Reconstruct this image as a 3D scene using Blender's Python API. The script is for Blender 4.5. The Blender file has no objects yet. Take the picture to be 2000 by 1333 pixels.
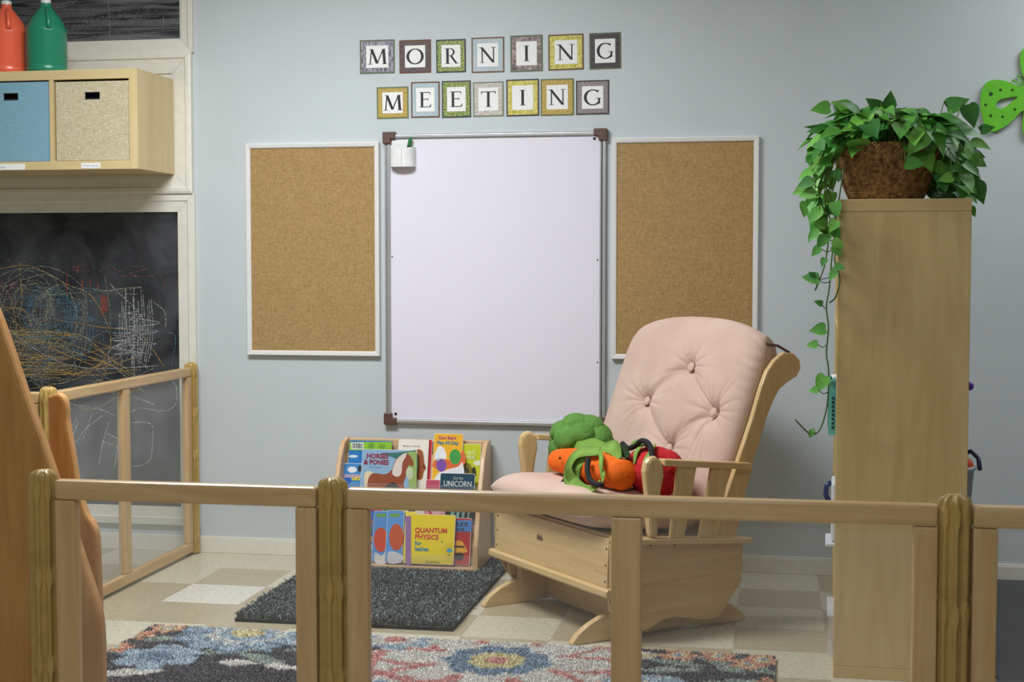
import bpy, bmesh, math, random
import numpy as np
from mathutils import Vector, Matrix, Euler, noise
random.seed(7); rng = np.random.default_rng(7)
PI = math.pi
scn = bpy.context.scene
COL = scn.collection

# ------------------------------------------------------------------ camera, light, exposure
cam_d = bpy.data.cameras.new('camera'); cam = bpy.data.objects.new('camera', cam_d); COL.objects.link(cam)
PITCH, YAW, F = 0.0523, 0.1796, 2838.0
cam.location = (0, -6, 1.2625); cam.rotation_euler = (PI/2-PITCH, 0, YAW)
cam_d.sensor_width = 36; cam_d.lens = F*36/2000
cam_d.dof.use_dof = True; cam_d.dof.focus_distance = 5.3; cam_d.dof.aperture_fstop = 10
cam_d.clip_start = .05
scn.camera = cam
scn.view_settings.view_transform = 'Standard'; scn.view_settings.look = 'None'
scn.view_settings.gamma = 1; scn.view_settings.exposure = 0.72
scn.view_settings.use_curve_mapping = False
w = bpy.data.worlds.new('world'); scn.world = w; w.use_nodes = True
w.node_tree.nodes['Background'].inputs[0].default_value = (.75, .82, 1, 1)
w.node_tree.nodes['Background'].inputs[1].default_value = .25
CEIL = 2.85
LAMPS = [(-1.75, -1.85, 56, 1.2, .6), (1.75, -.75, 13.5, 1.2, .6), (-.6, -5.2, 21, 1.2, .6)]  # last lamp is an added fill for faces turned to the camera
for i, (x, y, p, sx, sy) in enumerate(LAMPS):
    ld = bpy.data.lights.new('ceiling_light_lamp', 'AREA'); ld.shape = 'RECTANGLE'
    ld.size = sx; ld.size_y = sy; ld.energy = p; ld.color = (.93, .97, 1)
    lo = bpy.data.objects.new('ceiling_light_lamp', ld); COL.objects.link(lo)
    lo.location = (x, y, CEIL-.05)

# pixel of the photograph -> point on a plane of the room (surveyed positions)
_cp, _sp, _cy, _sy = math.cos(PITCH), math.sin(PITCH), math.cos(YAW), math.sin(YAW)
_f = np.array([-_sy*_cp, _cy*_cp, -_sp]); _r = np.array([_cy, _sy, 0.]); _u = np.cross(_r, _f)
CAM = np.array([0, -6, 1.2625])
def ray(px, py): return _r*(px-1000)+_u*(666.5-py)+_f*F
def at(px, py, y=None, z=None, x=None):
    d = ray(px, py)
    t = (y-CAM[1])/d[1] if y is not None else (z-CAM[2])/d[2] if z is not None else (x-CAM[0])/d[0]
    return Vector(CAM+t*d)

# ------------------------------------------------------------------ materials
def lin(c):
    return tuple(((v/255)/12.92 if v/255 <= .04045 else ((v/255+.055)/1.055)**2.4) for v in c)
def L4(c): return lin(c)+(1,)
_mc = {}
def nt(name):
    m = bpy.data.materials.new(name); m.use_nodes = True
    t = m.node_tree; return m, t, t.nodes, t.links, t.nodes['Principled BSDF']
def mat(name, c, rough=.6, metal=0, var=.04, scale=30, bump=0, bscale=200, spec=.5, sheen=0):
    if name in _mc: return _mc[name]
    m, t, N, L, b = nt(name)
    b.inputs['Roughness'].default_value = rough; b.inputs['Metallic'].default_value = metal
    b.inputs['Specular IOR Level'].default_value = spec
    if sheen: b.inputs['Sheen Weight'].default_value = sheen
    tc = N.new('ShaderNodeTexCoord'); n = N.new('ShaderNodeTexNoise'); n.inputs['Scale'].default_value = scale
    n.inputs['Detail'].default_value = 3
    L.new(tc.outputs['Object'], n.inputs['Vector'])
    r = N.new('ShaderNodeValToRGB'); a = lin(c)
    r.color_ramp.elements[0].position = .3; r.color_ramp.elements[1].position = .7
    r.color_ramp.elements[0].color = tuple(v*(1-var*2) for v in a)+(1,)
    r.color_ramp.elements[1].color = tuple(min(1, v*(1+var*2)) for v in a)+(1,)
    L.new(n.outputs['Fac'], r.inputs['Fac']); L.new(r.outputs['Color'], b.inputs['Base Color'])
    if bump:
        n2 = N.new('ShaderNodeTexNoise'); n2.inputs['Scale'].default_value = bscale; n2.inputs['Detail'].default_value = 4
        L.new(tc.outputs['Object'], n2.inputs['Vector'])
        bp = N.new('ShaderNodeBump'); bp.inputs['Strength'].default_value = bump; bp.inputs['Distance'].default_value = .004
        L.new(n2.outputs['Fac'], bp.inputs['Height']); L.new(bp.outputs['Normal'], b.inputs['Normal'])
    _mc[name] = m; return m
def wood(name, c1, c2, axis='x', rough=.38, scale=9, stretch=14, streak=None):
    key = name+axis
    if key in _mc: return _mc[key]
    m, t, N, L, b = nt(key); b.inputs['Roughness'].default_value = rough
    tc = N.new('ShaderNodeTexCoord'); mp = N.new('ShaderNodeMapping')
    s = [stretch]*3; s['xyz'.index(axis)] = 1.0
    mp.inputs['Scale'].default_value = s; L.new(tc.outputs['Object'], mp.inputs['Vector'])
    n = N.new('ShaderNodeTexNoise'); n.inputs['Scale'].default_value = scale*.35; n.inputs['Detail'].default_value = 6
    n.inputs['Roughness'].default_value = .6; n.inputs['Distortion'].default_value = .6
    L.new(mp.outputs['Vector'], n.inputs['Vector'])
    r = N.new('ShaderNodeValToRGB')
    e = r.color_ramp.elements; e[0].position = .3; e[0].color = L4(c2); e[1].position = .66; e[1].color = L4(c1)
    L.new(n.outputs['Fac'], r.inputs['Fac']); out = r.outputs['Color']
    if streak:
        n2 = N.new('ShaderNodeTexNoise'); n2.inputs['Scale'].default_value = scale*.8; n2.inputs['Detail'].default_value = 3
        n2.inputs['Distortion'].default_value = 1.5
        L.new(mp.outputs['Vector'], n2.inputs['Vector'])
        r2 = N.new('ShaderNodeValToRGB'); r2.color_ramp.elements[0].position = .68; r2.color_ramp.elements[1].position = .76
        L.new(n2.outputs['Fac'], r2.inputs['Fac'])
        mx = N.new('ShaderNodeMix'); mx.data_type = 'RGBA'; L.new(r2.outputs['Color'], mx.inputs['Factor'])
        L.new(out, mx.inputs['A']); mx.inputs['B'].default_value = L4(streak); out = mx.outputs['Result']
    L.new(out, b.inputs['Base Color'])
    bp = N.new('ShaderNodeBump'); bp.inputs['Strength'].default_value = .08; bp.inputs['Distance'].default_value = .002
    L.new(n.outputs['Fac'], bp.inputs['Height']); L.new(bp.outputs['Normal'], b.inputs['Normal'])
    _mc[key] = m; return m
MAPLE = lambda a='x': wood('maple', (206, 174, 128), (186, 150, 102), a, rough=.28, streak=(150, 108, 68))
GLIDE = lambda a='x': wood('glider_maple', (218, 188, 138), (202, 168, 116), a, rough=.3, streak=(176, 134, 88))
HONEY = lambda a='z': wood('honey_maple', (196, 146, 88), (176, 124, 68), a, rough=.33)
BIRCH = lambda a='z': wood('birch_laminate', (216, 190, 134), (200, 170, 114), a, rough=.45, scale=6, stretch=9)
SHELFW = lambda a='x': wood('pale_birch', (216, 194, 146), (206, 182, 132), a, rough=.4, scale=6)
POST = mat('post_resin', (176, 146, 84), .35, var=.06, scale=20)
WHITE = mat('white_paint', (226, 223, 210), .45, var=.02, bump=.05, bscale=60)
WALLM = mat('wall_paint', (196, 204, 207), .6, var=.012, scale=3, bump=.06, bscale=90)
BLACK = mat('black_cloth', (22, 22, 24), .8)
ALU = mat('aluminium', (196, 198, 200), .3, .6, var=.02)
def weave(name, c1, c2, sc, rough=.9, bump=.4):
    if name in _mc: return _mc[name]
    m, t, N, L, b = nt(name); b.inputs['Roughness'].default_value = rough; b.inputs['Specular IOR Level'].default_value = .15
    tc = N.new('ShaderNodeTexCoord'); outs = []
    for s in ((sc, sc*.05, sc*.12), (sc*.1, sc*.05, sc)):
        mp = N.new('ShaderNodeMapping'); mp.inputs['Scale'].default_value = s
        L.new(tc.outputs['Object'], mp.inputs['Vector'])
        n = N.new('ShaderNodeTexNoise'); n.inputs['Scale'].default_value = 1; n.inputs['Detail'].default_value = 4
        L.new(mp.outputs['Vector'], n.inputs['Vector']); outs.append(n.outputs['Fac'])
    ad = N.new('ShaderNodeMath'); ad.operation = 'ADD'; L.new(outs[0], ad.inputs[0]); L.new(outs[1], ad.inputs[1])
    hf = N.new('ShaderNodeMath'); hf.operation = 'MULTIPLY'; L.new(ad.outputs[0], hf.inputs[0]); hf.inputs[1].default_value = .5
    r = N.new('ShaderNodeValToRGB'); r.color_ramp.elements[0].position = .38; r.color_ramp.elements[1].position = .62
    r.color_ramp.elements[0].color = L4(c1); r.color_ramp.elements[1].color = L4(c2)
    L.new(hf.outputs[0], r.inputs['Fac']); L.new(r.outputs['Color'], b.inputs['Base Color'])
    bp = N.new('ShaderNodeBump'); bp.inputs['Strength'].default_value = bump; bp.inputs['Distance'].default_value = .002
    L.new(hf.outputs[0], bp.inputs['Height']); L.new(bp.outputs['Normal'], b.inputs['Normal'])
    _mc[name] = m; return m
def attr_mat(name, rough=.9, spec=.2, attr='Col'):
    if name in _mc: return _mc[name]
    m, t, N, L, b = nt(name); b.inputs['Roughness'].default_value = rough; b.inputs['Specular IOR Level'].default_value = spec
    a = N.new('ShaderNodeAttribute'); a.attribute_name = attr; L.new(a.outputs['Color'], b.inputs['Base Color'])
    _mc[name] = m; return m
def pane_mat(name, haze):
    m, t, N, L, b = nt(name); N.remove(b); out = N['Material Output']
    tr = N.new('ShaderNodeBsdfTransparent'); df = N.new('ShaderNodeBsdfDiffuse'); gl = N.new('ShaderNodeBsdfGlossy')
    df.inputs['Color'].default_value = (.8, .82, .82, 1); gl.inputs['Roughness'].default_value = .04
    tc = N.new('ShaderNodeTexCoord'); n = N.new('ShaderNodeTexNoise'); n.inputs['Scale'].default_value = 5; n.inputs['Detail'].default_value = 5
    L.new(tc.outputs['Object'], n.inputs['Vector'])
    mr = N.new('ShaderNodeMapRange'); L.new(n.outputs['Fac'], mr.inputs['Value'])
    mr.inputs['From Min'].default_value = .3; mr.inputs['From Max'].default_value = .75
    mr.inputs['To Min'].default_value = haze*.75; mr.inputs['To Max'].default_value = haze*1.35
    m1 = N.new('ShaderNodeMixShader'); L.new(mr.outputs[0], m1.inputs[0]); L.new(tr.outputs[0], m1.inputs[1]); L.new(df.outputs[0], m1.inputs[2])
    m2 = N.new('ShaderNodeMixShader'); m2.inputs[0].default_value = .03; L.new(m1.outputs[0], m2.inputs[1]); L.new(gl.outputs[0], m2.inputs[2])
    L.new(m2.outputs[0], out.inputs['Surface']); _mc[name] = m; return m

# ------------------------------------------------------------------ mesh helpers
class MB:
    def __init__(s): s.v = []; s.f = []; s.mi = []
    def add(s, v, f, mi=0):
        o = len(s.v); s.v += [tuple(p) for p in v]; s.f += [tuple(i+o for i in q) for q in f]; s.mi += [mi]*len(f); return s
    def box(s, x0, x1, y0, y1, z0, z1, M=None, mi=0):
        v = [Vector((x, y, z)) for z in (z0, z1) for y in (y0, y1) for x in (x0, x1)]
        if M: v = [M @ p for p in v]
        return s.add(v, [(0, 2, 3, 1), (4, 5, 7, 6), (0, 1, 5, 4), (2, 6, 7, 3), (0, 4, 6, 2), (1, 3, 7, 5)], mi)
    def prism(s, pts, fn, a, b, mi=0):      # pts 2-D CCW polygon, fn(p,q,d)->3-D, extruded from a to b
        n = len(pts); v = [fn(p, q, a) for p, q in pts]+[fn(p, q, b) for p, q in pts]
        f = [tuple(range(n-1, -1, -1)), tuple(range(n, 2*n))]+[(i, (i+1) % n, n+(i+1) % n, n+i) for i in range(n)]
        return s.add(v, f, mi)
    def tube(s, path, r, seg=8, mi=0, cap=True):
        P = [Vector(p) for p in path]; n = len(P); R = r if hasattr(r, '__len__') else [r]*n
        v = []; f = []; up = None
        for i in range(n):
            t = (P[min(i+1, n-1)]-P[max(i-1, 0)]).normalized()
            if up is None: up = t.orthogonal().normalized()
            up = (up-t*up.dot(t)).normalized(); sd = t.cross(up)
            for k in range(seg):
                a = 2*PI*k/seg; v.append(P[i]+(up*math.cos(a)+sd*math.sin(a))*R[i])
        for i in range(n-1):
            for k in range(seg): f.append((i*seg+k, i*seg+(k+1) % seg, (i+1)*seg+(k+1) % seg, (i+1)*seg+k))
        if cap: f += [tuple(range(seg-1, -1, -1)), tuple((n-1)*seg+k for k in range(seg))]
        return s.add(v, f, mi)
    def lathe(s, prof, c=(0, 0, 0), seg=40, mi=0, sx=1, sy=1, fn=None):
        v = []; n = len(prof)
        for i, (r, z) in enumerate(prof):
            for k in range(seg):
                a = 2*PI*k/seg; rr = r if fn is None else fn(r, z, a)
                v.append((c[0]+rr*math.cos(a)*sx, c[1]+rr*math.sin(a)*sy, c[2]+z))
        f = [(i*seg+k, i*seg+(k+1) % seg, (i+1)*seg+(k+1) % seg, (i+1)*seg+k) for i in range(n-1) for k in range(seg)]
        f += [tuple(range(seg-1, -1, -1)), tuple((n-1)*seg+k for k in range(seg))]
        return s.add(v, f, mi)
    def grid(s, fn, nu, nv, mi=0, wrapu=False):
        v = [fn(i/(nu if wrapu else nu-1), j/(nv-1)) for j in range(nv) for i in range(nu)]
        f = [(j*nu+i, j*nu+(i+1) % nu, (j+1)*nu+(i+1) % nu, (j+1)*nu+i) for j in range(nv-1) for i in range(nu if wrapu else nu-1)]
        return s.add(v, f, mi)
def finish(o, m, parent, smooth, bevel, props):
    ms = m if isinstance(m, (list, tuple)) else [m]
    for q in ms: o.data.materials.append(q)
    if smooth:
        for p in o.data.polygons: p.use_smooth = True
    if parent is not None: o.parent = parent
    if bevel:
        b = o.modifiers.new('bevel', 'BEVEL'); b.width = bevel; b.segments = 2; b.limit_method = 'ANGLE'; b.angle_limit = math.radians(40)
    for k, v in props.items(): o[k] = v
    return o
def obj(name, mb, m, parent=None, world=True, smooth=False, bevel=0, fix=True, **props):
    me = bpy.data.meshes.new(name); me.from_pydata(mb.v, [], mb.f)
    for p, i in zip(me.polygons, mb.mi): p.material_index = i
    if fix:
        bm = bmesh.new(); bm.from_mesh(me); bmesh.ops.recalc_face_normals(bm, faces=bm.faces); bm.to_mesh(me); bm.free()
    o = bpy.data.objects.new(name, me); COL.objects.link(o)
    if parent is not None and world: me.transform(wm(parent).inverted())
    return finish(o, m, parent, smooth, bevel, props)
def wm(o):
    M = o.matrix_basis.copy()
    return wm(o.parent) @ M if o.parent else M
def thing(name, label, cat, loc=(0, 0, 0), rotz=0, group=None):
    o = bpy.data.objects.new(name, None); COL.objects.link(o); o.empty_display_size = .05
    o.location = loc; o.rotation_euler = (0, 0, rotz); o['label'] = label; o['category'] = cat
    if group: o['group'] = group
    return o
def tag(o, label, cat, group=None, kind=None):
    o['label'] = label; o['category'] = cat
    if group: o['group'] = group
    if kind: o['kind'] = kind
    return o
def recentre(o, p):      # put a one-mesh thing's origin at its base
    o.data.transform(Matrix.Translation(-Vector(p))); o.location = p; return o
def auto_smooth(o, deg=35):
    for p in o.data.polygons: p.use_smooth = True
    bm = bmesh.new(); bm.from_mesh(o.data)
    for e in bm.edges:
        if len(e.link_faces) == 2 and e.calc_face_angle(0) > math.radians(deg): e.smooth = False
    bm.to_mesh(o.data); bm.free(); return o
def text_mb(s, size, fn, depth=.0006, bold=0, align='LEFT', xs=1, mi=0, mb=None, spacing=1):
    c = bpy.data.curves.new('t', 'FONT'); c.body = s; c.size = size; c.align_x = align; c.offset = bold; c.space_character = spacing
    c.resolution_u = 3
    o = bpy.data.objects.new('t', c); COL.objects.link(o)
    me = bpy.data.meshes.new_from_object(o.evaluated_get(bpy.context.evaluated_depsgraph_get()))
    mb = mb or MB()
    vs = [fn(v.co.x*xs, v.co.y, depth) for v in me.vertices]
    mb.add(vs, [tuple(p.vertices) for p in me.polygons], mi)
    bpy.data.objects.remove(o); bpy.data.curves.remove(c); bpy.data.meshes.remove(me)
    return mb
def curve_fill(loops, fn_front, thick, name, m, parent=None, **props):   # outline with holes, given real thickness
    c = bpy.data.curves.new('t', 'CURVE'); c.dimensions = '2D'; c.fill_mode = 'BOTH'; c.extrude = thick/2
    for lp in loops:
        s = c.splines.new('POLY'); s.points.add(len(lp)-1); s.use_cyclic_u = True
        for p, q in zip(s.points, lp): p.co = (q[0], q[1], 0, 1)
    o = bpy.data.objects.new('t', c); COL.objects.link(o)
    me = bpy.data.meshes.new_from_object(o.evaluated_get(bpy.context.evaluated_depsgraph_get()))
    bpy.data.objects.remove(o); bpy.data.curves.remove(c)
    mb = MB(); mb.add([fn_front(v.co.x, v.co.y, v.co.z) for v in me.vertices], [tuple(p.vertices) for p in me.polygons])
    return obj(name, mb, m, parent, **props)

# ------------------------------------------------------------------ room
def struct(name, mb, m, **k):
    o = obj(name, mb, m, **k); o['kind'] = 'structure'; return o
struct('wall_back', MB().box(-5, 3.5, 0, .12, 0, CEIL), WALLM)
struct('wall_left', MB().box(-5.12, -5, -9, .12, 0, CEIL), WALLM)
struct('wall_right', MB().box(3.5, 3.62, -9, .12, 0, CEIL), WALLM)
struct('wall_front', MB().box(-5, 3.5, -9.12, -9, 0, CEIL), WALLM)
struct('ceiling', MB().box(-5.12, 3.62, -9.12, .12, CEIL, CEIL+.1), mat('ceiling_tile', (225, 225, 220), .9, bump=.3))
# floor of square vinyl tiles, one face per tile
T = .3048; OX, OY = -2.262, -.922
def tile_col(i, j):
    light = ((i+j) % 2 == 0) if i <= 2 else ((i+j) % 2 == 1)
    ov = {(-1, -1): 0, (-1, -2): 1, (2, -1): 0, (1, -1): 0, (2, -2): 1, (-1, 0): 0, (0, 2): 1, (1, 2): 1, (-1, 2): 1, (0, 0): 2, (8, -1): 0, (8, -2): 1}
    k = ov.get((i, j), 1 if light else 0)
    random.seed(i*131+j*17+5); d = random.uniform(-4, 4)
    c = [(178, 165, 138), (205, 199, 178), (218, 215, 204)][k]
    return lin([v+d for v in c])
fl = MB(); cols = []
for i in range(-9, 20):
    for j in range(-27, 4):
        x0, x1 = max(-5, OX+i*T), min(3.5, OX+(i+1)*T); y0, y1 = max(-9, OY+j*T), min(.06, OY+(j+1)*T)
        if x1 <= x0 or y1 <= y0: continue
        fl.add([(x0, y0, 0), (x1, y0, 0), (x1, y1, 0), (x0, y1, 0)], [(0, 1, 2, 3)]); cols.append(tile_col(i, j))
FM, t_, N_, L_, b_ = nt('vinyl_tiles')
b_.inputs['Roughness'].default_value = .33
a_ = N_.new('ShaderNodeAttribute'); a_.attribute_name = 'Col'
tc_ = N_.new('ShaderNodeTexCoord'); n_ = N_.new('ShaderNodeTexNoise'); n_.inputs['Scale'].default_value = 60; n_.inputs['Detail'].default_value = 6
L_.new(tc_.outputs['Object'], n_.inputs['Vector'])
r_ = N_.new('ShaderNodeValToRGB'); r_.color_ramp.elements[0].position = .3; r_.color_ramp.elements[1].position = .7
r_.color_ramp.elements[0].color = (.8, .78, .74, 1); r_.color_ramp.elements[1].color = (1.08, 1.08, 1.08, 1)
mx_ = N_.new('ShaderNodeMix'); mx_.data_type = 'RGBA'; mx_.blend_type = 'MULTIPLY'; mx_.inputs['Factor'].default_value = 1
L_.new(n_.outputs['Fac'], r_.inputs['Fac']); L_.new(a_.outputs['Color'], mx_.inputs['A']); L_.new(r_.outputs['Color'], mx_.inputs['B'])
L_.new(mx_.outputs['Result'], b_.inputs['Base Color'])
flo = struct('floor', fl, FM, fix=False)
ca = flo.data.color_attributes.new('Col', 'FLOAT_COLOR', 'CORNER')
ca.data.foreach_set('color', np.repeat(np.array([c+(1,) for c in cols], dtype=np.float32), 4, axis=0).ravel())

struct('baseboard_back', MB().box(-5, 3.5, -.013, 0, 0, .064).box(-5, 3.5, -.009, 0, .064, .071), WHITE, bevel=.002)

def mould(mb, x0, x1, z0, z1, prof):      # mitred picture-frame moulding; prof: (distance in from outer edge, depth off the wall)
    def ring(d, y): return [(x0+d, -y, z0+d), (x1-d, -y, z0+d), (x1-d, -y, z1-d), (x0+d, -y, z1-d)]
    R = [ring(d, y) for d, y in prof]
    for k in range(4):
        a, b = k, (k+1) % 4
        # each side its own mitred length with a hairline gap
        v = []
        for r in R:
            p, q = Vector(r[a]), Vector(r[b]); e = (q-p).normalized()*.0006
            v += [p+e, q-e]
        n = len(R); mb.add(v, [(2*i, 2*i+1, 2*i+3, 2*i+2) for i in range(n-1)]+[tuple(2*i for i in range(n)), tuple(2*i+1 for i in range(n))][0:2])
        mb.add([v[0], v[1], v[-1], v[-2]], [(0, 1, 2, 3)])
    return mb
XL = -4.35
P1 = [(0, 0), (0, .022), (.006, .026), (.02, .026), (.028, .02), (.05, .02), (.058, .014), (.086, .014), (.086, 0)]
tr1 = MB(); mould(tr1, XL, -2.487, .118, 1.5735, [(0, 0), (0, .02), (.03, .022), (.036, .017), (.08, .014), (.08, 0)])
struct('trim_1', tr1, WHITE)
tr2 = MB(); mould(tr2, XL, -2.493, 1.573, 2.182, [(0, 0), (0, .03), (.01, .034), (.024, .034), (.03, .027), (.068, .024), (.09, .02), (.09, 0)])
tr2.box(XL+.08, -2.585, -.012, 0, 1.66, 2.1)
struct('trim_2', tr2, WHITE)
tr3 = MB(); mould(tr3, XL, -2.487, 2.18, 2.84, [(0, 0), (0, .02), (.02, .02), (.028, .015), (.05, .013), (.062, .009), (.062, 0)])
struct('trim_3', tr3, WHITE)

# ------------------------------------------------------------------ chalkboards and what is drawn on them
def chalk_slate(name, seedv, dust):
    m, t, N, L, b = nt(name); b.inputs['Roughness'].default_value = .6; b.inputs['Specular IOR Level'].default_value = .3
    tc = N.new('ShaderNodeTexCoord'); mp = N.new('ShaderNodeMapping'); mp.inputs['Scale'].default_value = (2.2, 1, 2.8) if dust < .5 else (1.5, 1, 22)
    mp.inputs['Location'].default_value = (seedv, 0, seedv); L.new(tc.outputs['Object'], mp.inputs['Vector'])
    n = N.new('ShaderNodeTexNoise'); n.inputs['Scale'].default_value = 1.6; n.inputs['Detail'].default_value = 7; n.inputs['Distortion'].default_value = 1.2
    L.new(mp.outputs['Vector'], n.inputs['Vector'])
    r = N.new('ShaderNodeValToRGB'); e = r.color_ramp.elements; e[0].position = .38; e[0].color = L4((34, 36, 40)); e[1].position = .8; e[1].color = L4((86, 88, 92) if dust < .5 else (140, 142, 144))
    L.new(n.outputs['Fac'], r.inputs['Fac']); L.new(r.outputs['Color'], b.inputs['Base Color']); return m
def chalk_mat(c, dens=.5):
    key = 'chalk_%d_%d_%d_%d' % (*c, dens*100)
    if key in _mc: return _mc[key]
    m, t, N, L, b = nt('chalk'); b.inputs['Roughness'].default_value = 1; b.inputs['Base Color'].default_value = L4(c); b.inputs['Specular IOR Level'].default_value = 0
    tc = N.new('ShaderNodeTexCoord'); n = N.new('ShaderNodeTexNoise'); n.inputs['Scale'].default_value = 260; n.inputs['Detail'].default_value = 2
    L.new(tc.outputs['Object'], n.inputs['Vector'])
    r = N.new('ShaderNodeValToRGB'); r.color_ramp.elements[0].position = .62-dens*.4; r.color_ramp.elements[1].position = .72-dens*.3
    L.new(n.outputs['Fac'], r.inputs['Fac']); L.new(r.outputs['Color'], b.inputs['Alpha']); _mc[key] = m; return m
cb2 = thing('chalkboard', 'large black chalkboard covered in tangled coloured chalk scribbles, lower left', 'chalkboard', (-3.42, -.006, .2))
obj('board', MB().box(-4.3, -2.565, -.006, -.001, .195, 1.51), chalk_slate('slate_low', 3, .2), cb2)
cb1 = thing('chalkboard', 'upper chalkboard with smeared white chalk above the wall shelf', 'chalkboard', (-3.42, -.006, 2.24))
obj('board', MB().box(-4.3, -2.545, -.006, -.001, 2.235, 2.79), chalk_slate('slate_high', 9, .8), cb1)
def ribbon(mb, pts, wd, y):
    P = [Vector((p[0], 0, p[1])) for p in pts]; n = len(P); v = []
    for i in range(n):
        t = (P[min(i+1, n-1)]-P[max(i-1, 0)]); t = t.normalized() if t.length else Vector((1, 0, 0))
        nn = Vector((-t.z, 0, t.x))*wd*random.uniform(.35, .6)
        v += [(P[i].x+nn.x, y, P[i].z+nn.z), (P[i].x-nn.x, y, P[i].z-nn.z)]
    mb.add(v, [(2*i, 2*i+1, 2*i+3, 2*i+2) for i in range(n-1)])
def spl(ctrl, k=8):
    C = [Vector(c) for c in ctrl]; out = []
    C = [C[0]*2-C[1]]+C+[C[-1]*2-C[-2]]
    for i in range(1, len(C)-2):
        for s in range(k):
            u = s/k; p0, p1, p2, p3 = C[i-1:i+3]
            out.append(.5*((2*p1)+(p2-p0)*u+(2*p0-5*p1+4*p2-p3)*u*u+(3*p1-p0-3*p2+p3)*u**3))
    out.append(C[-2]); return out
def wpt(x, y): p = at(x, y, y=-.006); return (p.x, p.z)
_lay = [0]
def drawing(name, strokes, c, wd=.0035, dens=.5, parent=cb2, lab=None):
    mb = MB()
    for s in strokes:
        s = [wpt(*q) for q in s]
        for _ in range(1): _lay[0] += 1; ribbon(mb, spl(s) if len(s) > 2 else [Vector(s[0]), (Vector(s[0])+Vector(s[1]))/2, Vector(s[1])], wd, -.0066-.000012*_lay[0])
    o = obj(name, mb, chalk_mat(c, dens), parent, fix=False, kind='stuff')
    if lab: o['label'] = lab
    return o
def scrib(cx, cy, rx, ry, n, jit=.5, tilt=0):
    out = []; a = random.uniform(0, 6)
    for i in range(n):
        a += random.uniform(.7, 1.5); k = random.uniform(1-jit, 1)
        x, y = math.cos(a)*rx*k, math.sin(a)*ry*k
        out.append((cx+x*math.cos(tilt)-y*math.sin(tilt), cy+x*math.sin(tilt)+y*math.cos(tilt)))
    return out
def zig(x0, x1, y0, y1, n, j=6):
    return [((x0 if i % 2 == 0 else x1)+random.uniform(-j*2, j*2), y0+(y1-y0)*i/n+random.uniform(-j, j)) for i in range(n+1)]
random.seed(21)
clampx = lambda S: [[(min(343, x), max(470, min(985, y))) for x, y in s] for s in S]
yel = [zig(-70, 110+random.randint(0, 70), 640, 740, 13, 9) for _ in range(2)]+[scrib(30, 640, 60, 60, 12)]
yel += [[(-60+random.uniform(-10, 20), 630+random.uniform(0, 110)), (40, 640+random.uniform(0, 90)), (140, 650+random.uniform(0, 90)), (210+random.uniform(-30, 60), 690+random.uniform(-20, 50))] for _ in range(12)]
yel += [[(0, 525), (60, 520), (130, 555), (180, 580), (215, 650), (205, 700), (150, 740), (60, 760)], [(38, 512), (42, 600), (20, 640), (60, 660), (20, 620)],
        [(-30, 540), (20, 580), (40, 700)], [(110, 625), (200, 640), (270, 650), (320, 715)], [(60, 700), (150, 690), (260, 740), (240, 790)],
        [(140, 735), (205, 712), (200, 740), (190, 745)], [(130, 785), (180, 800), (240, 770), (280, 760)]]
drawing('scribble', clampx(yel), (196, 160, 92), .0034, .5, lab='yellow ochre chalk scribble')
blu = [scrib(95, 610, 60, 50, 40), zig(40, 180, 560, 700, 14, 9), [(100, 600), (160, 622), (240, 636), (330, 650), (345, 665), (335, 715)], [(150, 640), (230, 650), (300, 640)],
       scrib(160, 650, 30, 60, 14), [(130, 780), (200, 776), (250, 778), (225, 779)], [(195, 670), (203, 655), (200, 690)], scrib(30, 690, 80, 50, 20)]
drawing('scribble', clampx(blu), (96, 146, 170), .003, .4, lab='light blue chalk scribble')
gre = [[(-40, 590), (0, 540), (60, 525), (130, 560), (150, 640), (120, 700)], [(0, 560), (80, 520), (160, 560), (170, 640), (165, 690)], scrib(60, 590, 70, 60, 26), scrib(120, 620, 60, 90, 26), scrib(50, 610, 60, 90, 22), scrib(90, 700, 90, 60, 20),
       [(180, 565), (230, 570), (275, 560), (200, 572), (270, 575)], [(75, 575), (150, 573), (275, 560)], [(60, 690), (30, 580), (75, 560), (110, 640), (70, 720)], scrib(140, 740, 90, 28, 22),
       [(205, 540), (213, 590), (214, 640), (180, 660)], [(60, 540), (25, 620), (60, 700)], [(130, 790), (170, 760), (230, 770), (300, 790)], [(0, 760), (90, 740), (230, 745), (300, 720)]]
drawing('scribble', clampx(gre), (150, 152, 132), .0028, .5, lab='pale green grey chalk scribble')
whi = [zig(225, 300, 560, 760, 3, 10)]
whi += [[(232+i*5+random.uniform(-3, 3), 575+random.uniform(-15, 40)), (234+i*5, 650), (238+i*4+random.uniform(-6, 6), 700+random.uniform(-10, 30))] for i in range(14)]
whi += [zig(225, 262, 650, 695, 22, 3), zig(222, 305, 620, 690, 7, 4), zig(255, 275, 600, 700, 18, 3), [(262, 565), (262, 640), (262, 760)], [(300, 590), (322, 610), (324, 640)], [(245, 580), (247, 640), (262, 690), (290, 722)]]
whi += [[(10, 640), (100, 700), (180, 720), (310, 715)]]
drawing('scribble', clampx(whi), (170, 172, 172), .0036, .55, lab='white chalk grid scribble')
pin = [scrib(165, 525, 25, 7, 10), [(195, 530), (215, 518), (232, 530), (260, 520), (290, 525), (250, 535), (270, 540)], [(235, 540), (290, 540), (310, 535), (322, 560)], [(0, 545), (20, 560), (60, 560)], scrib(12, 560, 20, 16, 10), [(0, 575), (25, 590), (40, 610), (65, 640)]]
drawing('scribble', clampx(pin), (150, 92, 102), .003, .4, lab='pink chalk scribble')
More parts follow.
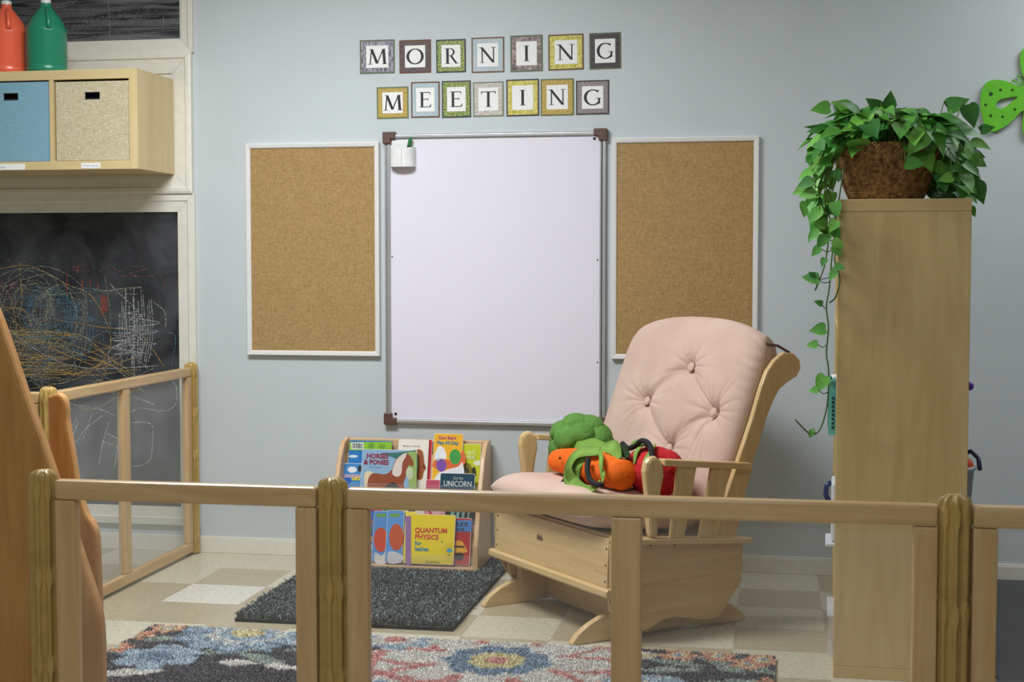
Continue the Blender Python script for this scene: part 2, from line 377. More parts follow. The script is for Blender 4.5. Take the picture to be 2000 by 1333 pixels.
red = [[(131, 535), (131, 575)], [(153, 520), (152, 535)], [(160, 545), (162, 565)], [(176, 545), (177, 558)], [(190, 545), (192, 565)]]+[[(198+i*3, 577+random.uniform(-3, 3)), (199+i*3, 612+random.uniform(-5, 5))] for i in range(5)]
drawing('scribble', red, (180, 84, 60), .0038, .55, lab='red orange chalk tally marks')
lo = [[(180, 808), (163, 858)], [(200, 812), (168, 838), (149, 864)], [(213, 825), (200, 870), (193, 912)], [(232, 850), (228, 890), (222, 918)], [(205, 845), (232, 858)], [(200, 862), (232, 874)],
      [(258, 826), (280, 825), (298, 832), (298, 860), (295, 895), (280, 908), (258, 912)], [(140, 790), (190, 798), (225, 812)], [(255, 806), (275, 798), (320, 803), (343, 790), (345, 760), (335, 740)],
      [(150, 818), (138, 840)], [(154, 822), (140, 860)], [(138, 845), (150, 832)], [(263, 775), (300, 790)]]
drawing('scribble', lo, (186, 188, 188), .0036, .55, lab='large white chalk letters')
mar = [[(0, 497), (6, 503), (10, 500), (18, 510), (22, 500)], [(52, 503), (44, 502), (41, 512), (50, 514), (48, 508)], [(62, 502), (61, 514)], [(58, 506), (66, 505)], [(82, 500), (82, 514)], [(78, 506), (87, 505)], [(98, 498), (103, 506)], [(111, 497), (100, 514)]]
drawing('scribble', mar, (120, 122, 124), .002, .4, lab='faint grey chalk lettering MARTY')
# smears on the upper board
random.seed(4)
def hz(x0, x1, y0, y1): return [[(x0+random.uniform(0, 60), y+random.uniform(-1, 1)), ((x0+x1)/2, y+random.uniform(-2, 2)), (x1-random.uniform(0, 50), y-2+random.uniform(-2, 2))] for y in np.linspace(y0, y1, 16)]
drawing('scribble', hz(-10, 335, 16, 76), (120, 122, 124), .006, .35, cb1, 'horizontal white chalk shading')
drawing('scribble', [[(60, -20), (80, 8), (110, 15), (140, 8), (155, -10)], [(70, -20), (90, 4), (110, 10), (135, 3), (145, -15)], [(166, 38), (175, 55)], [(212, 0), (214, 40), (216, 78)], [(320, 30), (318, 60)]], (150, 148, 142), .004, .45, cb1, 'curved white chalk strokes')

# ------------------------------------------------------------------ wall shelf with fabric bins and paint jugs
SY = -.39
sh = thing('wall_shelf', 'pale birch two-bin cubby shelf mounted on the wall at upper left', 'shelf', (-3.35, -.02, 1.656))
X0, X1, Z0, Z1 = -3.70, -2.575, 1.656, 2.066
obj('top_panel', MB().box(X0+.036, X1-.036, SY+.0005, -.026, Z1-.04, Z1), SHELFW('x'), sh, bevel=.002)
obj('bottom_panel', MB().box(X0+.036, X1-.036, SY+.0005, -.026, Z0, Z0+.036), SHELFW('x'), sh, bevel=.002)
obj('side_panel', MB().box(X1-.036, X1, SY, -.026, Z0, Z1), SHELFW('z'), sh, bevel=.0015)
obj('side_panel', MB().box(X0, X0+.036, SY, -.026, Z0, Z1), SHELFW('z'), sh, bevel=.0015)
obj('divider', MB().box(-2.963, -2.945, SY+.002, -.026, Z0+.036, Z1-.04), SHELFW('z'), sh)
obj('divider', MB().box(-3.335, -3.317, SY+.002, -.026, Z0+.036, Z1-.04), SHELFW('z'), sh)
obj('back_panel', MB().box(X0+.036, X1-.036, -.032, -.027, Z0+.036, Z1-.04), SHELFW('z'), sh)
PAPER = mat('paper_white', (240, 240, 238), .7, var=.01)
def sticker(x0, x1, z0, z1, s, size):
    lb = obj('label_sticker', MB().box(x0, x1, SY-.0008, SY, z0, z1), PAPER, sh); lb['label'] = 'white paper label strip'
    obj('lettering', text_mb(s, size, lambda a, b, d: (x0+.008+a, SY-.0011, z0+.007+b)), mat('ink_grey', (120, 132, 150), .8), lb, fix=False)
def wq(px, py): return at(px, py, y=SY)
a, b = wq(159, 329), wq(196, 318); sticker(a.x, b.x, a.z, b.z, 'Writer\'s Books', .011)
a, b = wq(-50, 333), wq(49, 320); sticker(a.x, b.x, a.z, b.z, 'Crafts & Collage Materials', .0125)
def fabric_bin(label, x0, x1, z0, z1, m, g):
    t = thing('fabric_bin', label, 'storage bin', ((x0+x1)/2, -.2, z0), group=None)
    y0, y1 = SY+.01, -.05; hx = (x0+x1)/2; hw, h0, h1 = .033, z1-.072, z1-.046
    # front wall built around the open handle slot
    def F2(p, q, d): return (p, y0+d, q)
    fr = MB()
    for (a0, a1, c0, c1) in ((x0, hx-hw, z0, z1), (hx+hw, x1, z0, z1), (hx-hw, hx+hw, z0, h0), (hx-hw, hx+hw, h1, z1)): fr.box(a0, a1, y0, y0+.005, c0, c1)
    fr.box(x0, x0+.004, y0+.005, y1, z0, z1).box(x1-.004, x1, y0+.005, y1, z0, z1).box(x0, x1, y1-.004, y1, z0, z1).box(x0, x1, y0+.005, y1, z0, z0+.004)
    obj('body', fr, m, t)
    rim = MB()
    for (a0, a1, c0, c1) in ((hx-hw, hx+hw, h0-.002, h0+.001), (hx-hw, hx+hw, h1-.001, h1+.002)): rim.box(a0, a1, y0-.001, y0+.004, c0, c1)
    obj('handle_slot', rim, mat('slot_edge', (46, 44, 46), .8), t)
    obj('slot_shade', MB().box(x0+.01, x1-.01, y0+.03, y0+.034, z0+.01, z1-.01), mat('bin_shade', (24, 24, 28), .9), t)  # near-black sheet behind the slot stands in for the bin's shaded inside
    return t
BLUEF = mat('blue_fabric', (126, 168, 186), .9, var=.03, scale=90, bump=.2, bscale=900)
BEIGEF = weave('beige_weave', (176, 162, 128), (214, 204, 176), 420)
fabric_bin('light blue fabric storage bin in the wall shelf beside the woven beige bin', -3.313, -2.967, Z0+.038, Z1-.045, BLUEF, None)
fabric_bin('woven beige fabric storage bin in the right cubby of the wall shelf', -2.938, -2.615, Z0+.038, Z1-.048, BEIGEF, None)
def jug(cx, cy, label, c, level):
    t = thing('paint_jug', label, 'paint jug', (cx, cy, Z1), math.radians(34))
    R = .083
    body = MB(); prof = [(R*.93, 0), (R, .006), (R, .018), (R*.97, .024), (R, .03), (R, .168), (R*1.02, .174), (R*.98, .182), (R*.75, .225), (R*.4, .262), (.022, .275), (.022, .29)]
    body.lathe([(r, z) for r, z in prof], seg=44, sx=1, sy=1)
    m, tt, N, L, b = nt('paint_'+label[:6].strip()); b.inputs['Roughness'].default_value = .3
    b.inputs['Base Color'].default_value = L4(c); b.inputs['Subsurface Weight'].default_value = .1
    bo = obj('body', body, m, t, world=False); auto_smooth(bo, 50)
    h = MB(); h.tube([(0, -.035, .262), (0, -.062, .25), (0, -.082, .222), (0, -.083, .195), (0, -.078, .178)], [.008, .0085, .0085, .009, .012], 10)
    obj('handle', h, m, t, world=False, smooth=True)
    cp = MB(); cp.lathe([(.019, .286), (.02, .288), (.02, .304), (.018, .306)], seg=28, fn=lambda r, z, a: r*(1+.02*math.cos(a*28)))
    obj('cap', cp, mat('white_plastic', (232, 232, 230), .4), t, world=False)
    return t
g = at(91, 90, y=-.3); jug(g.x, -.3, 'green gallon paint jug with white cap on top of the wall shelf', (34, 132, 100), 0)
g = at(14, 90, y=-.3); jug(g.x, -.3, 'orange gallon paint jug with white cap on top of the wall shelf', (238, 104, 74), 0)

# ------------------------------------------------------------------ letter cards
def letter_polys(ch):
    P = []
    q = lambda *p: P.append(list(p))
    def bar(x0, y0, x1, y1, wd):      # sheared stem of horizontal width wd
        q((x0-wd/2, y0), (x0+wd/2, y0), (x1+wd/2, y1), (x1-wd/2, y1))
    def serif(x, y, l, up): h = .035; q((x-l/2, y), (x+l/2, y), (x+l/2*.8, y+h*up), (x-l/2*.8, y+h*up)) if up > 0 else q((x-l/2*.8, y-h), (x+l/2*.8, y-h), (x+l/2, y), (x-l/2, y))
    def arc(cx, cy, rx, ry, a0, a1, tk, tn, n=20):
        for i in range(n):
            b0, b1 = [math.radians(a0+(a1-a0)*(i+k)/n) for k in (0, 1)]
            w0, w1 = [tn+(tk-tn)*abs(math.cos(b))**1.5 for b in (b0, b1)]
            f = lambda b, s, w_: (cx+(rx+s*w_/2)*math.cos(b), cy+(ry+s*w_/2)*math.sin(b))
            q(f(b0, -1, w0), f(b0, 1, w0), f(b1, 1, w1), f(b1, -1, w1))
    K, n_ = .15, .062
    if ch == 'I': bar(.5, 0, .5, 1, K); serif(.5, 0, .36, 1); serif(.5, 1, .36, -1)
    if ch == 'T': bar(.5, 0, .5, 1, K); serif(.5, 0, .34, 1); q((.1, .95), (.9, .95), (.92, 1), (.08, 1)); q((.08, 1), (.07, .84), (.1, .84), (.14, .96)); q((.92, 1), (.86, .96), (.9, .84), (.93, .84))
    if ch == 'E':
        bar(.3, 0, .3, 1, K); serif(.28, 0, .34, 1); serif(.28, 1, .34, -1)
        q((.3, 0), (.82, 0), (.8, .05), (.3, .05)); q((.3, .95), (.78, .95), (.78, 1), (.3, 1)); q((.3, .5), (.66, .5), (.66, .55), (.3, .55))
        q((.82, 0), (.87, .2), (.84, .2), (.74, .04)); q((.78, 1), (.72, .96), (.78, .82), (.81, .82)); q((.64, .42), (.67, .42), (.67, .63), (.64, .63))
    if ch == 'N':
        bar(.2, 0, .2, 1, n_); bar(.16, 1, .8, 0, K); bar(.8, 0, .8, 1, n_); serif(.2, 0, .28, 1); serif(.8, 1, .28, -1); serif(.12, 1, .2, -1)
    if ch == 'M':
        bar(.12, 0, .2, 1, n_); bar(.2, 1, .5, .05, K); bar(.5, .05, .82, 1, n_); bar(.84, 1, .9, 0, K); serif(.12, 0, .26, 1); serif(.9, 0, .3, 1); serif(.16, 1, .18, -1); serif(.86, 1, .2, -1)
    if ch == 'R':
        bar(.3, 0, .3, 1, K); serif(.3, 0, .34, 1); serif(.26, 1, .3, -1)
        arc(.45, .745, .22, .23, -90, 90, .11, .045); q((.3, .96), (.46, .96), (.46, 1), (.3, 1)); q((.3, .49), (.46, .49), (.46, .535), (.3, .535)); bar(.5, .51, .82, 0, .14); serif(.86, 0, .2, 1)
    if ch == 'O': arc(.5, .5, .4, .48, 0, 360, .15, .062, 44)
    if ch == 'G': arc(.52, .5, .4, .48, 48, 318, .15, .062, 34); bar(.84, .1, .84, .44, .1); serif(.82, .46, .28, -1); q((.76, .82), (.8, .86), (.83, .97), (.79, .97))
    return P
PH = {}
def photo_mat(kind):
    if kind in PH: return PH[kind]
    m, t, N, L, b = nt('print_'+kind); b.inputs['Roughness'].default_value = .5
    tc = N.new('ShaderNodeTexCoord'); mp = N.new('ShaderNodeMapping'); L.new(tc.outputs['Object'], mp.inputs['Vector'])
    n = N.new('ShaderNodeTexNoise'); n.inputs['Detail'].default_value = 5; L.new(mp.outputs['Vector'], n.inputs['Vector'])
    S = dict(bark=((50, 50, 62), (176, 170, 186), (60, 1, 22)), wood=((62, 44, 44), (92, 70, 66), (20, 1, 60)), leaf=((58, 74, 30), (168, 186, 84), (70, 1, 70)),
             sky=((166, 182, 190), (176, 190, 198), (5, 1, 5)), rock=((78, 62, 62), (176, 152, 146), (22, 1, 34)), field=((170, 166, 30), (226, 206, 120), (30, 1, 36)),
             dark=((50, 40, 42), (72, 60, 60), (20, 1, 30)), gold=((168, 138, 48), (196, 168, 84), (60, 1, 50)), sand=((176, 168, 156), (208, 200, 190), (20, 1, 60)),
             gravel=((96, 86, 84), (170, 160, 158), (90, 1, 90)))[kind]
    mp.inputs['Scale'].default_value = S[2]; n.inputs['Scale'].default_value = 2.2
    r = N.new('ShaderNodeValToRGB'); r.color_ramp.elements[0].position = .36; r.color_ramp.elements[1].position = .64
    r.color_ramp.elements[0].color = L4(S[0]); r.color_ramp.elements[1].color = L4(S[1])
    L.new(n.outputs['Fac'], r.inputs['Fac']); L.new(r.outputs['Color'], b.inputs['Base Color']); PH[kind] = m; return m
INK = mat('black_ink', (14, 14, 16), .6)
cards = [  # px box of the card, letter, print, border colour, name of the look
 (703, 771, 78, 144, 'M', 'bark', (96, 110, 74), 'grey bark', 0, 'in the word MORNING'), (780, 842, 78, 143, 'O', 'wood', (110, 62, 36), 'dark brown wood', .5, 'in the word MORNING'),
 (852, 910, 77, 142, 'R', 'leaf', (56, 60, 58), 'green foliage', .8, 'in the word MORNING'), (921, 985, 73, 142, 'N', 'sky', (118, 84, 54), 'plain grey-blue', .6, 'in the upper row'),
 (997, 1060, 69, 140, 'I', 'rock', (90, 104, 70), 'brown rock', .8, 'in the upper row'), (1071, 1140, 67, 137, 'N', 'field', (104, 74, 40), 'yellow meadow', 1.0, 'in the upper row'),
 (1151, 1213, 64, 135, 'G', 'dark', (92, 104, 74), 'dark brown', 1.2, 'in the upper row'),
 (736, 798, 170, 232, 'M', 'gold', (104, 116, 70), 'golden', .7, 'in the lower row'), (803, 859, 160, 230, 'E', 'sky', (104, 66, 44), 'grey-blue', .3, 'in the lower row'),
 (863, 920, 158, 230, 'E', 'leaf', (58, 62, 58), 'green foliage', .6, 'in the lower row'), (924, 984, 160, 228, 'T', 'sand', (120, 130, 104), 'pale sand', .8, 'in the lower row'),
 (989, 1053, 155, 227, 'I', 'field', (56, 52, 56), 'yellow-green field', .8, 'in the lower row'), (1056, 1121, 154, 226, 'N', 'gold', (104, 112, 66), 'golden', .6, 'in the lower row'),
 (1125, 1190, 157, 224, 'G', 'gravel', (66, 58, 62), 'grey gravel', .4, 'in the lower row')]
for (a0, a1, b0, b1, ch, kind, bc, look, tilt, where) in cards:
    c = at((a0+a1)/2, (b0+b1)/2, y=0); hw = (at(a1, b0, y=0).x-at(a0, b0, y=0).x)/2; hh = (at(a0, b0, y=0).z-at(a0, b1, y=0).z)/2
    t = thing('letter_card', 'letter %s card with %s border, %s' % (ch, look, where), 'letter card', (c.x, -.001, c.z), group='morning meeting letter cards')
    t.rotation_euler = (0, math.radians(-tilt*.6), 0)
    e = .006
    obj('backing', MB().box(-hw, hw, -.0006, 0, -hh, hh), mat('card_%d_%d_%d' % bc, bc, .6), t, world=False)
    obj('printed_paper', MB().box(-hw+e, hw-e, -.0012, -.0006, -hh+e, hh-e), photo_mat(kind), t, world=False)
    sw, sv = hw*.64, hh*.66
    obj('white_square', MB().box(-sw, sw, -.0018, -.0012, -sv, sv), PAPER, t, world=False)
    lw = .086 if ch in 'MOGN' else .078; lh = .064
    lw = min(lw*.95, sw*1.8)
    lm = MB()
    for k, p in enumerate(letter_polys(ch)):
        n = len(p); yy = -.0021-.00001*k
        lm.add([((u-.5)*lw, yy, (v-.5)*lh) for u, v in p], [tuple(range(n))])
    obj('letter', lm, INK, t, world=False, fix=False)

# ------------------------------------------------------------------ boards on the wall
def board_frame(x0, x1, z0, z1, wd, dp):
    mb = MB()
    def ring(d, y): return [(x0+d, -y, z0+d), (x1-d, -y, z0+d), (x1-d, -y, z1-d), (x0+d, -y, z1-d)]
    R = [ring(0, 0), ring(0, dp), ring(.003, dp+.001), ring(wd-.004, dp-.001), ring(wd, dp-.004), ring(wd, 0)]
    for k in range(4):
        a, b = k, (k+1) % 4; v = []
        for r in R: v += [r[a], r[b]]
        mb.add(v, [(2*i, 2*i+1, 2*i+3, 2*i+2) for i in range(len(R)-1)])
    return mb
BURLAP = weave('burlap', (150, 120, 76), (186, 154, 106), 520)
WFR = mat('white_frame', (226, 224, 222), .4, var=.01)
for (x0, x1, lab) in ((-2.251, -1.659, 'tan burlap pin board in a white frame, left of the whiteboard'), (-.668, -.073, 'tan burlap pin board in a white frame, right of the whiteboard behind the glider')):
    t = thing('pin_board', lab, 'pin board', ((x0+x1)/2, 0, .875))
    obj('frame', board_frame(x0, x1, .874, 1.783, .02, .022), WFR, t)
    obj('burlap_panel', MB().box(x0+.019, x1-.019, -.014, 0, .893, 1.764), BURLAP, t)
wb = thing('whiteboard', 'large blank whiteboard with aluminium frame and brown plastic corners', 'whiteboard', (-1.165, 0, .59))
x0, x1, z0, z1 = -1.635, -.694, .588, 1.818
wbs = mat('whiteboard_surface', (232, 228, 240), .22, var=.004, scale=4)
obj('writing_surface', MB().box(x0+.01, x1-.01, -.012, -.002, z0+.01, z1-.01), wbs, wb)
for nm, bx in (('frame_rail', (x0+.02, x1-.02, z1-.022, z1)), ('frame_rail', (x0+.02, x1-.02, z0, z0+.02))):
    mb = MB(); mb.prism([(0, 0), (-.02, 0), (-.023, .004), (-.023, .014), (-.018, .019), (0, .02)], lambda p, q, d: (d, p, bx[2]+q), bx[0], bx[1])
    obj(nm, mb, ALU, wb, bevel=.001)
for s in (0, 1):
    xa = x0 if s == 0 else x1-.025
    mb = MB().box(xa, xa+.007, -.016, 0, z0+.02, z1-.02).box(xa+.007, xa+.012, -.012, 0, z0+.02, z1-.02).box(xa+.012, xa+.025, -.019, 0, z0+.02, z1-.02)
    obj('frame_stile', mb, ALU, wb, bevel=.001)
BROWN = mat('brown_plastic', (92, 66, 56), .45)
for cx, cz, sx_, sz_ in ((x0, z1, 1, -1), (x1, z1, -1, -1), (x0, z0, 1, 1), (x1, z0, -1, 1)):
    pts = [(-.006, -.006), (.05, -.006), (.05, .024), (.03, .024), (.03, .044), (-.006, .044)]
    mb = MB(); mb.prism([(cx+p*sx_, cz+q*sz_) for p, q in pts], lambda p, q, d: (p, d, q), -.028, 0)
    obj('corner_cap', mb, BROWN, wb, bevel=.004)
for px, py in ((773, 809), (1162, 820), (1161, 271), (766, 502), (1167, 508), (1167, 708)):
    p = at(px, py, y=-.012); r = .006 if py not in (502, 508, 708) else .003
    mb = MB(); mb.prism([(p.x+r*math.cos(a), p.z+r*math.sin(a)) for a in np.linspace(0, 2*PI, 12, endpoint=False)], lambda a, b, d: (a, d, b), -.0135, -.012)
    obj('screw', mb, BLACK, wb)
# marker holder and marker
h0 = at(788, 327, y=-.012)
mh = thing('marker_holder', 'small white plastic marker cup on the whiteboard top left corner', 'marker holder', (h0.x, -.012, h0.z))
cup = MB(); W_ = .053; H_ = .078
def hprof(a): return (W_*math.cos(a), -.05*abs(math.sin(a))**.6)
pts = [hprof(PI*k/24) for k in range(25)]
for k in range(24):
    (xa, ya), (xb, yb) = pts[k], pts[k+1]
    ta = H_+.006*math.cos(k/24*PI)**2*1.0; tb = H_+.006*math.cos((k+1)/24*PI)**2
    if 10 <= k <= 11: ta = tb = H_-.004
    gap = .0012 if k == 9 else 0
    cup.add([(xa, ya, 0), (xb, yb, 0), (xb, yb, tb), (xa, ya, ta), (xa*.94, ya*.92, 0), (xb*.94, yb*.92, 0), (xb*.94, yb*.92, tb), (xa*.94, ya*.92, ta)],
            [(0, 1, 2, 3), (7, 6, 5, 4), (3, 2, 6, 7), (0, 4, 5, 1)])
cup.box(-W_, W_, -.001, 0, 0, H_+.035)
cup.add([(p[0], p[1], 0) for p in pts], [tuple(range(25))])
WPL = mat('white_plastic', (232, 232, 230), .4)
obj('cup', cup, WPL, mh, world=False, smooth=False)
obj('seam', MB().box(.0035, .0045, -.0505, -.049, .001, H_-.004), mat('seam_grey', (120, 120, 122), .6), mh, world=False)
mk = thing('dry_erase_marker', 'black marker with green cap leaning in the white marker cup', 'marker', (h0.x+.012, -.032, h0.z+.02))
mk.rotation_euler = (0, math.radians(14), 0)
obj('barrel', MB().lathe([(.006, 0), (.0072, .004), (.0072, .085), (.006, .088)], seg=16), BLACK, mk, world=False, smooth=False)
obj('cap', MB().lathe([(.0078, .07), (.0078, .098), (.006, .1), (.003, .108)], seg=16), mat('green_cap', (30, 120, 60), .4), mk, world=False)

# ------------------------------------------------------------------ butterfly on the wall
def smooth_loop(pts, k=8):
    C = [Vector(p) for p in pts]; n = len(C); out = []
    for i in range(n):
        p0, p1, p2, p3 = C[i-1], C[i], C[(i+1) % n], C[(i+2) % n]
        for s in range(k):
            u = s/k; out.append(.5*((2*p1)+(p2-p0)*u+(2*p0-5*p1+4*p2-p3)*u*u+(3*p1-p0-3*p2+p3)*u**3))
    return out
def bw(px, py): p = at(px, py, y=0); return (p.x, p.z)
def circ(px, py, r): c = bw(px, py); return [(c[0]+r*math.cos(a), c[1]+r*math.sin(a)) for a in np.linspace(0, 2*PI, 16, endpoint=False)]
outline = [(1992, 170), (1968, 161), (1944, 157), (1925, 163), (1916, 182), (1914, 205), (1919, 235), (1927, 254), (1938, 258), (1955, 252), (1975, 238), (1997, 217),
           (1996, 240), (1998, 262), (2012, 272), (2030, 262), (2040, 235), (2032, 205), (2060, 190), (2085, 165), (2090, 135), (2070, 118), (2040, 128), (2022, 150),
           (2020, 118), (2008, 96), (1996, 98), (1991, 115), (1994, 140), (2000, 158)]
loops = [smooth_loop([bw(*p) for p in outline])]
loops += [circ(1934, 185, .0085), circ(1953, 177, .006), circ(1976, 177, .0055), circ(1924, 206, .006), circ(1934, 227, .006), circ(1957, 229, .005), circ(1981, 215, .005)]
loops.append(smooth_loop([bw(*p) for p in [(1986, 190), (1965, 192), (1950, 197), (1944, 208), (1950, 213), (1962, 210), (1976, 199)]]))
bf = curve_fill(loops, lambda a, b, d: (a, -.012+d, b), .008, 'butterfly_decoration', mat('lime_foam', (104, 196, 40), .6))
tag(bf, 'lime green cut-out butterfly with punched dots on the wall at right edge', 'wall decoration'); p = at(2000, 190, y=0)
recentre(bf, (p.x, 0, p.z))
an = MB()
for (px, py, qx, qy) in ((1978, 158, 1994, 168), (1988, 149, 1997, 164)):
    a, b = at(px, py, y=0), at(qx, qy, y=0); an.tube([(a.x, -.012, a.z), (b.x, -.012, b.z)], .0025, 6)
    an.lathe([(.002, -.004), (.006, -.002), (.006, .002), (.002, .004)], (a.x, -.012, a.z), 12)
obj('antenna', an, _mc['lime_foam'], bf)
# ------------------------------------------------------------------ divider panels with fluted posts
HP = .84
def post_mesh():
    seg, nz = 160, 0; R = .0245
    zs = []; 
    z = 0
    SEG = .182
    rows = []
    z = .004
    while z < HP-.016:
        rows.append(z); z += .004
    rows += [HP-.016+.016*math.sin(k/6*PI/2) for k in range(1, 6)]
    def sm(a, b, x): x = max(0, min(1, (x-a)/(b-a))); return x*x*(3-2*x)
    def fn(z):
        d = (HP-.012-z) % SEG     # distance below a segment top
        return d
    v = []
    for z in rows:
        d = fn(z); seam = 1 if (d < .003 or d > SEG-.003) and z < HP-.03 else 0
        # half width of ribs: narrow in the rounded head, broad shoulder, then medium
        hw = .30+.34*sm(.004, .02, d)*(1-sm(.035, .058, d))+.02*sm(.06, .08, d)
        cap = 1.0 if z < HP-.016 else math.sqrt(max(.03, 1-((z-(HP-.016))/.0165)**2))
        for k in range(seg):
            a = 2*PI*k/seg; ph = abs(((k/seg*8) % 1)-.5)*2      # 1 at rib centre
            rib = sm((1-hw)-.06, (1-hw)+.06, ph)
            r = (R-.0035+.0095*rib-.0015*seam)*cap
            v.append((r*math.cos(a), r*math.sin(a), z))
    n = len(rows); f = [(i*seg+k, i*seg+(k+1) % seg, (i+1)*seg+(k+1) % seg, (i+1)*seg+k) for i in range(n-1) for k in range(seg)]
    f += [tuple(range(seg-1, -1, -1)), tuple((n-1)*seg+k for k in range(seg))]
    mb = MB(); mb.add(v, f); return mb
post0 = obj('divider_post', post_mesh(), POST, smooth=True)
def place_post(x, y, label, first=[True]):
    o = post0 if first[0] else post0.copy()
    if not first[0]: COL.objects.link(o)
    first[0] = False; o.location = (x, y, 0)
    tag(o, label, 'divider post', 'fluted divider posts'); return o
YF = -3.23
place_post(-.866, YF, 'olive tan fluted post in front of the bookcase')
place_post(.330, YF, 'olive tan fluted post in front of the tall shelf')
place_post(-1.490, YF, 'olive tan fluted post at lower left, in front of curved wood panels')
place_post(-2.500, -.045, 'olive tan fluted post against the wall beside the large chalkboard')
place_post(-2.490, -1.325, 'olive tan fluted post behind the curved wood panels at left')
PANE_F = pane_mat('acrylic_front', .035); PANE_S = pane_mat('acrylic_side', .10)
def divider(label, x, y, rotz, length, mids, pane, stilew=.044):
    t = thing('room_divider', label, 'room divider', (x, y, 0), rotz, group='wood framed see-through divider panels')
    L0, L1 = .031, length-.031; th = .015
    A, B = .014, .820
    tr = obj('top_rail', MB().box(L0, L1, -th, th, B-.041, B), MAPLE('x'), t, world=False, bevel=.006)
    obj('bottom_rail', MB().box(L0, L1, -th, th, A, A+.042), MAPLE('x'), t, world=False, bevel=.004)
    for s in (L0, L1-stilew):
        obj('stile', MB().box(s, s+stilew, -th*.96, th*.96, A+.0425, B-.0415), MAPLE('z'), t, world=False, bevel=.003)
    for m in mids: obj('stile', MB().box(m-.029, m+.029, -th*.96, th*.96, A+.0425, B-.0415), MAPLE('z'), t, world=False, bevel=.003)
    edges = [L0+stilew]+[q for m in mids for q in (m-.029, m+.029)]+[L1-stilew]
    for k in range(0, len(edges), 2):
        obj('pane', MB().box(edges[k]+.0005, edges[k+1]-.0005, -.0015, .0015, A+.043, B-.042), pane, t, world=False)
    sc = MB()
    for s in (L0+.016, L1-.016): sc.lathe([(.003, 0), (.003, .001)], (0, 0, 0), 10)
    return t
divider('maple framed clear divider panel in front of the bookcase and glider chair', -.866, YF, 0, 1.196, [.588], PANE_F)
divider('short maple framed clear divider panel between lower left post and bookcase post', -1.490, YF, 0, .624, [], PANE_F)
divider('maple framed clear divider panel at the lower right edge of the view', .330, YF, 0, 1.196, [.588], PANE_F)
divider('maple framed hazy divider panel running to the wall beside the chalkboard', -2.490, -1.325, PI/2+.008, 1.28, [.60], PANE_S)
divider('maple divider panel mostly hidden behind the curved wood panels at left', -2.490, -1.325, PI, .62, [], PANE_S)
# ------------------------------------------------------------------ curved play furniture at the left edge
cl = thing('play_structure', 'tall honey-coloured wooden furniture with two curved side boards at left edge', 'play furniture', (-2.15, -2.45, 0))
def curved_board(y, pix, left, zb=0):
    pts = []
    for px, py in pix: p = at(px, py, y=y); pts.append((p.x, p.z))
    pts = [tuple(p) for p in spl(pts, 6)]
    xr = pts[-1][0]
    poly = pts+[(xr, zb), (left, zb), (left, pts[0][1])]
    return poly[::-1]
near = [(-60, 520), (-25, 560), (0, 612), (22, 672), (45, 740), (70, 812), (95, 882), (118, 950), (140, 1015), (165, 1090), (185, 1150), (199, 1200), (204, 1260), (205, 1333)]
mb = MB(); mb.prism(curved_board(-2.82, near, -2.35), lambda p, q, d: (p, d, q), -2.84, -2.80)
obj('side_board', mb, HONEY('z'), cl, bevel=.01)
far = [(104, 771), (112, 768), (121, 769), (130, 778), (134, 795), (135, 820), (140, 850), (146, 885), (152, 925), (160, 965), (172, 1000), (186, 1022), (193, 1045), (196, 1100), (199, 1180), (201, 1280)]
mb = MB(); mb.prism(curved_board(-2.05, far, at(98, 800, y=-2.05).x, .028), lambda p, q, d: (p, d, q), -2.068, -2.032)
obj('side_board', mb, HONEY('z'), cl, bevel=.009)
obj('cross_shelf', MB().box(-2.32, -2.09, -2.80, -2.068, .25, .275), HONEY('y'), cl)
obj('cross_shelf', MB().box(-2.32, -2.09, -2.80, -2.068, .55, .575), HONEY('y'), cl)
# ------------------------------------------------------------------ tall shelf unit
ts = thing('shelf_unit', 'tall pale birch cube shelf unit seen from its narrow end, topped by a plant', 'shelf unit', (.3755, -1.51, 0), math.radians(-1.7))
HW, HT, DP = .1925, 1.46, .77
obj('top_panel', MB().box(-HW, HW, 0, DP, HT-.037, HT), BIRCH('x'), ts, world=False, bevel=.0015)
obj('bottom_panel', MB().box(-HW, HW, 0, DP, 0, .037), BIRCH('x'), ts, world=False, bevel=.0015)
obj('side_panel', MB().box(-HW, HW, 0.0005, .037, .0375, HT-.0375), BIRCH('z'), ts, world=False, bevel=.0015)
obj('side_panel', MB().box(-HW, HW, DP-.037, DP-.0005, .0375, HT-.0375), BIRCH('z'), ts, world=False, bevel=.0015)
obj('divider', MB().box(-HW+.001, HW-.001, .377, .393, .037, HT-.037), BIRCH('z'), ts, world=False)
for k in (1, 2, 3):
    z = .037+k*.3465
    for ya, yb in ((.0375, .3765), (.3935, .7325)): obj('shelf', MB().box(-HW+.001, HW-.001, ya, yb, z-.008, z+.008), BIRCH('y'), ts, world=False)
def loc2w(x, y, z): return wm(ts) @ Vector((x, y, z))
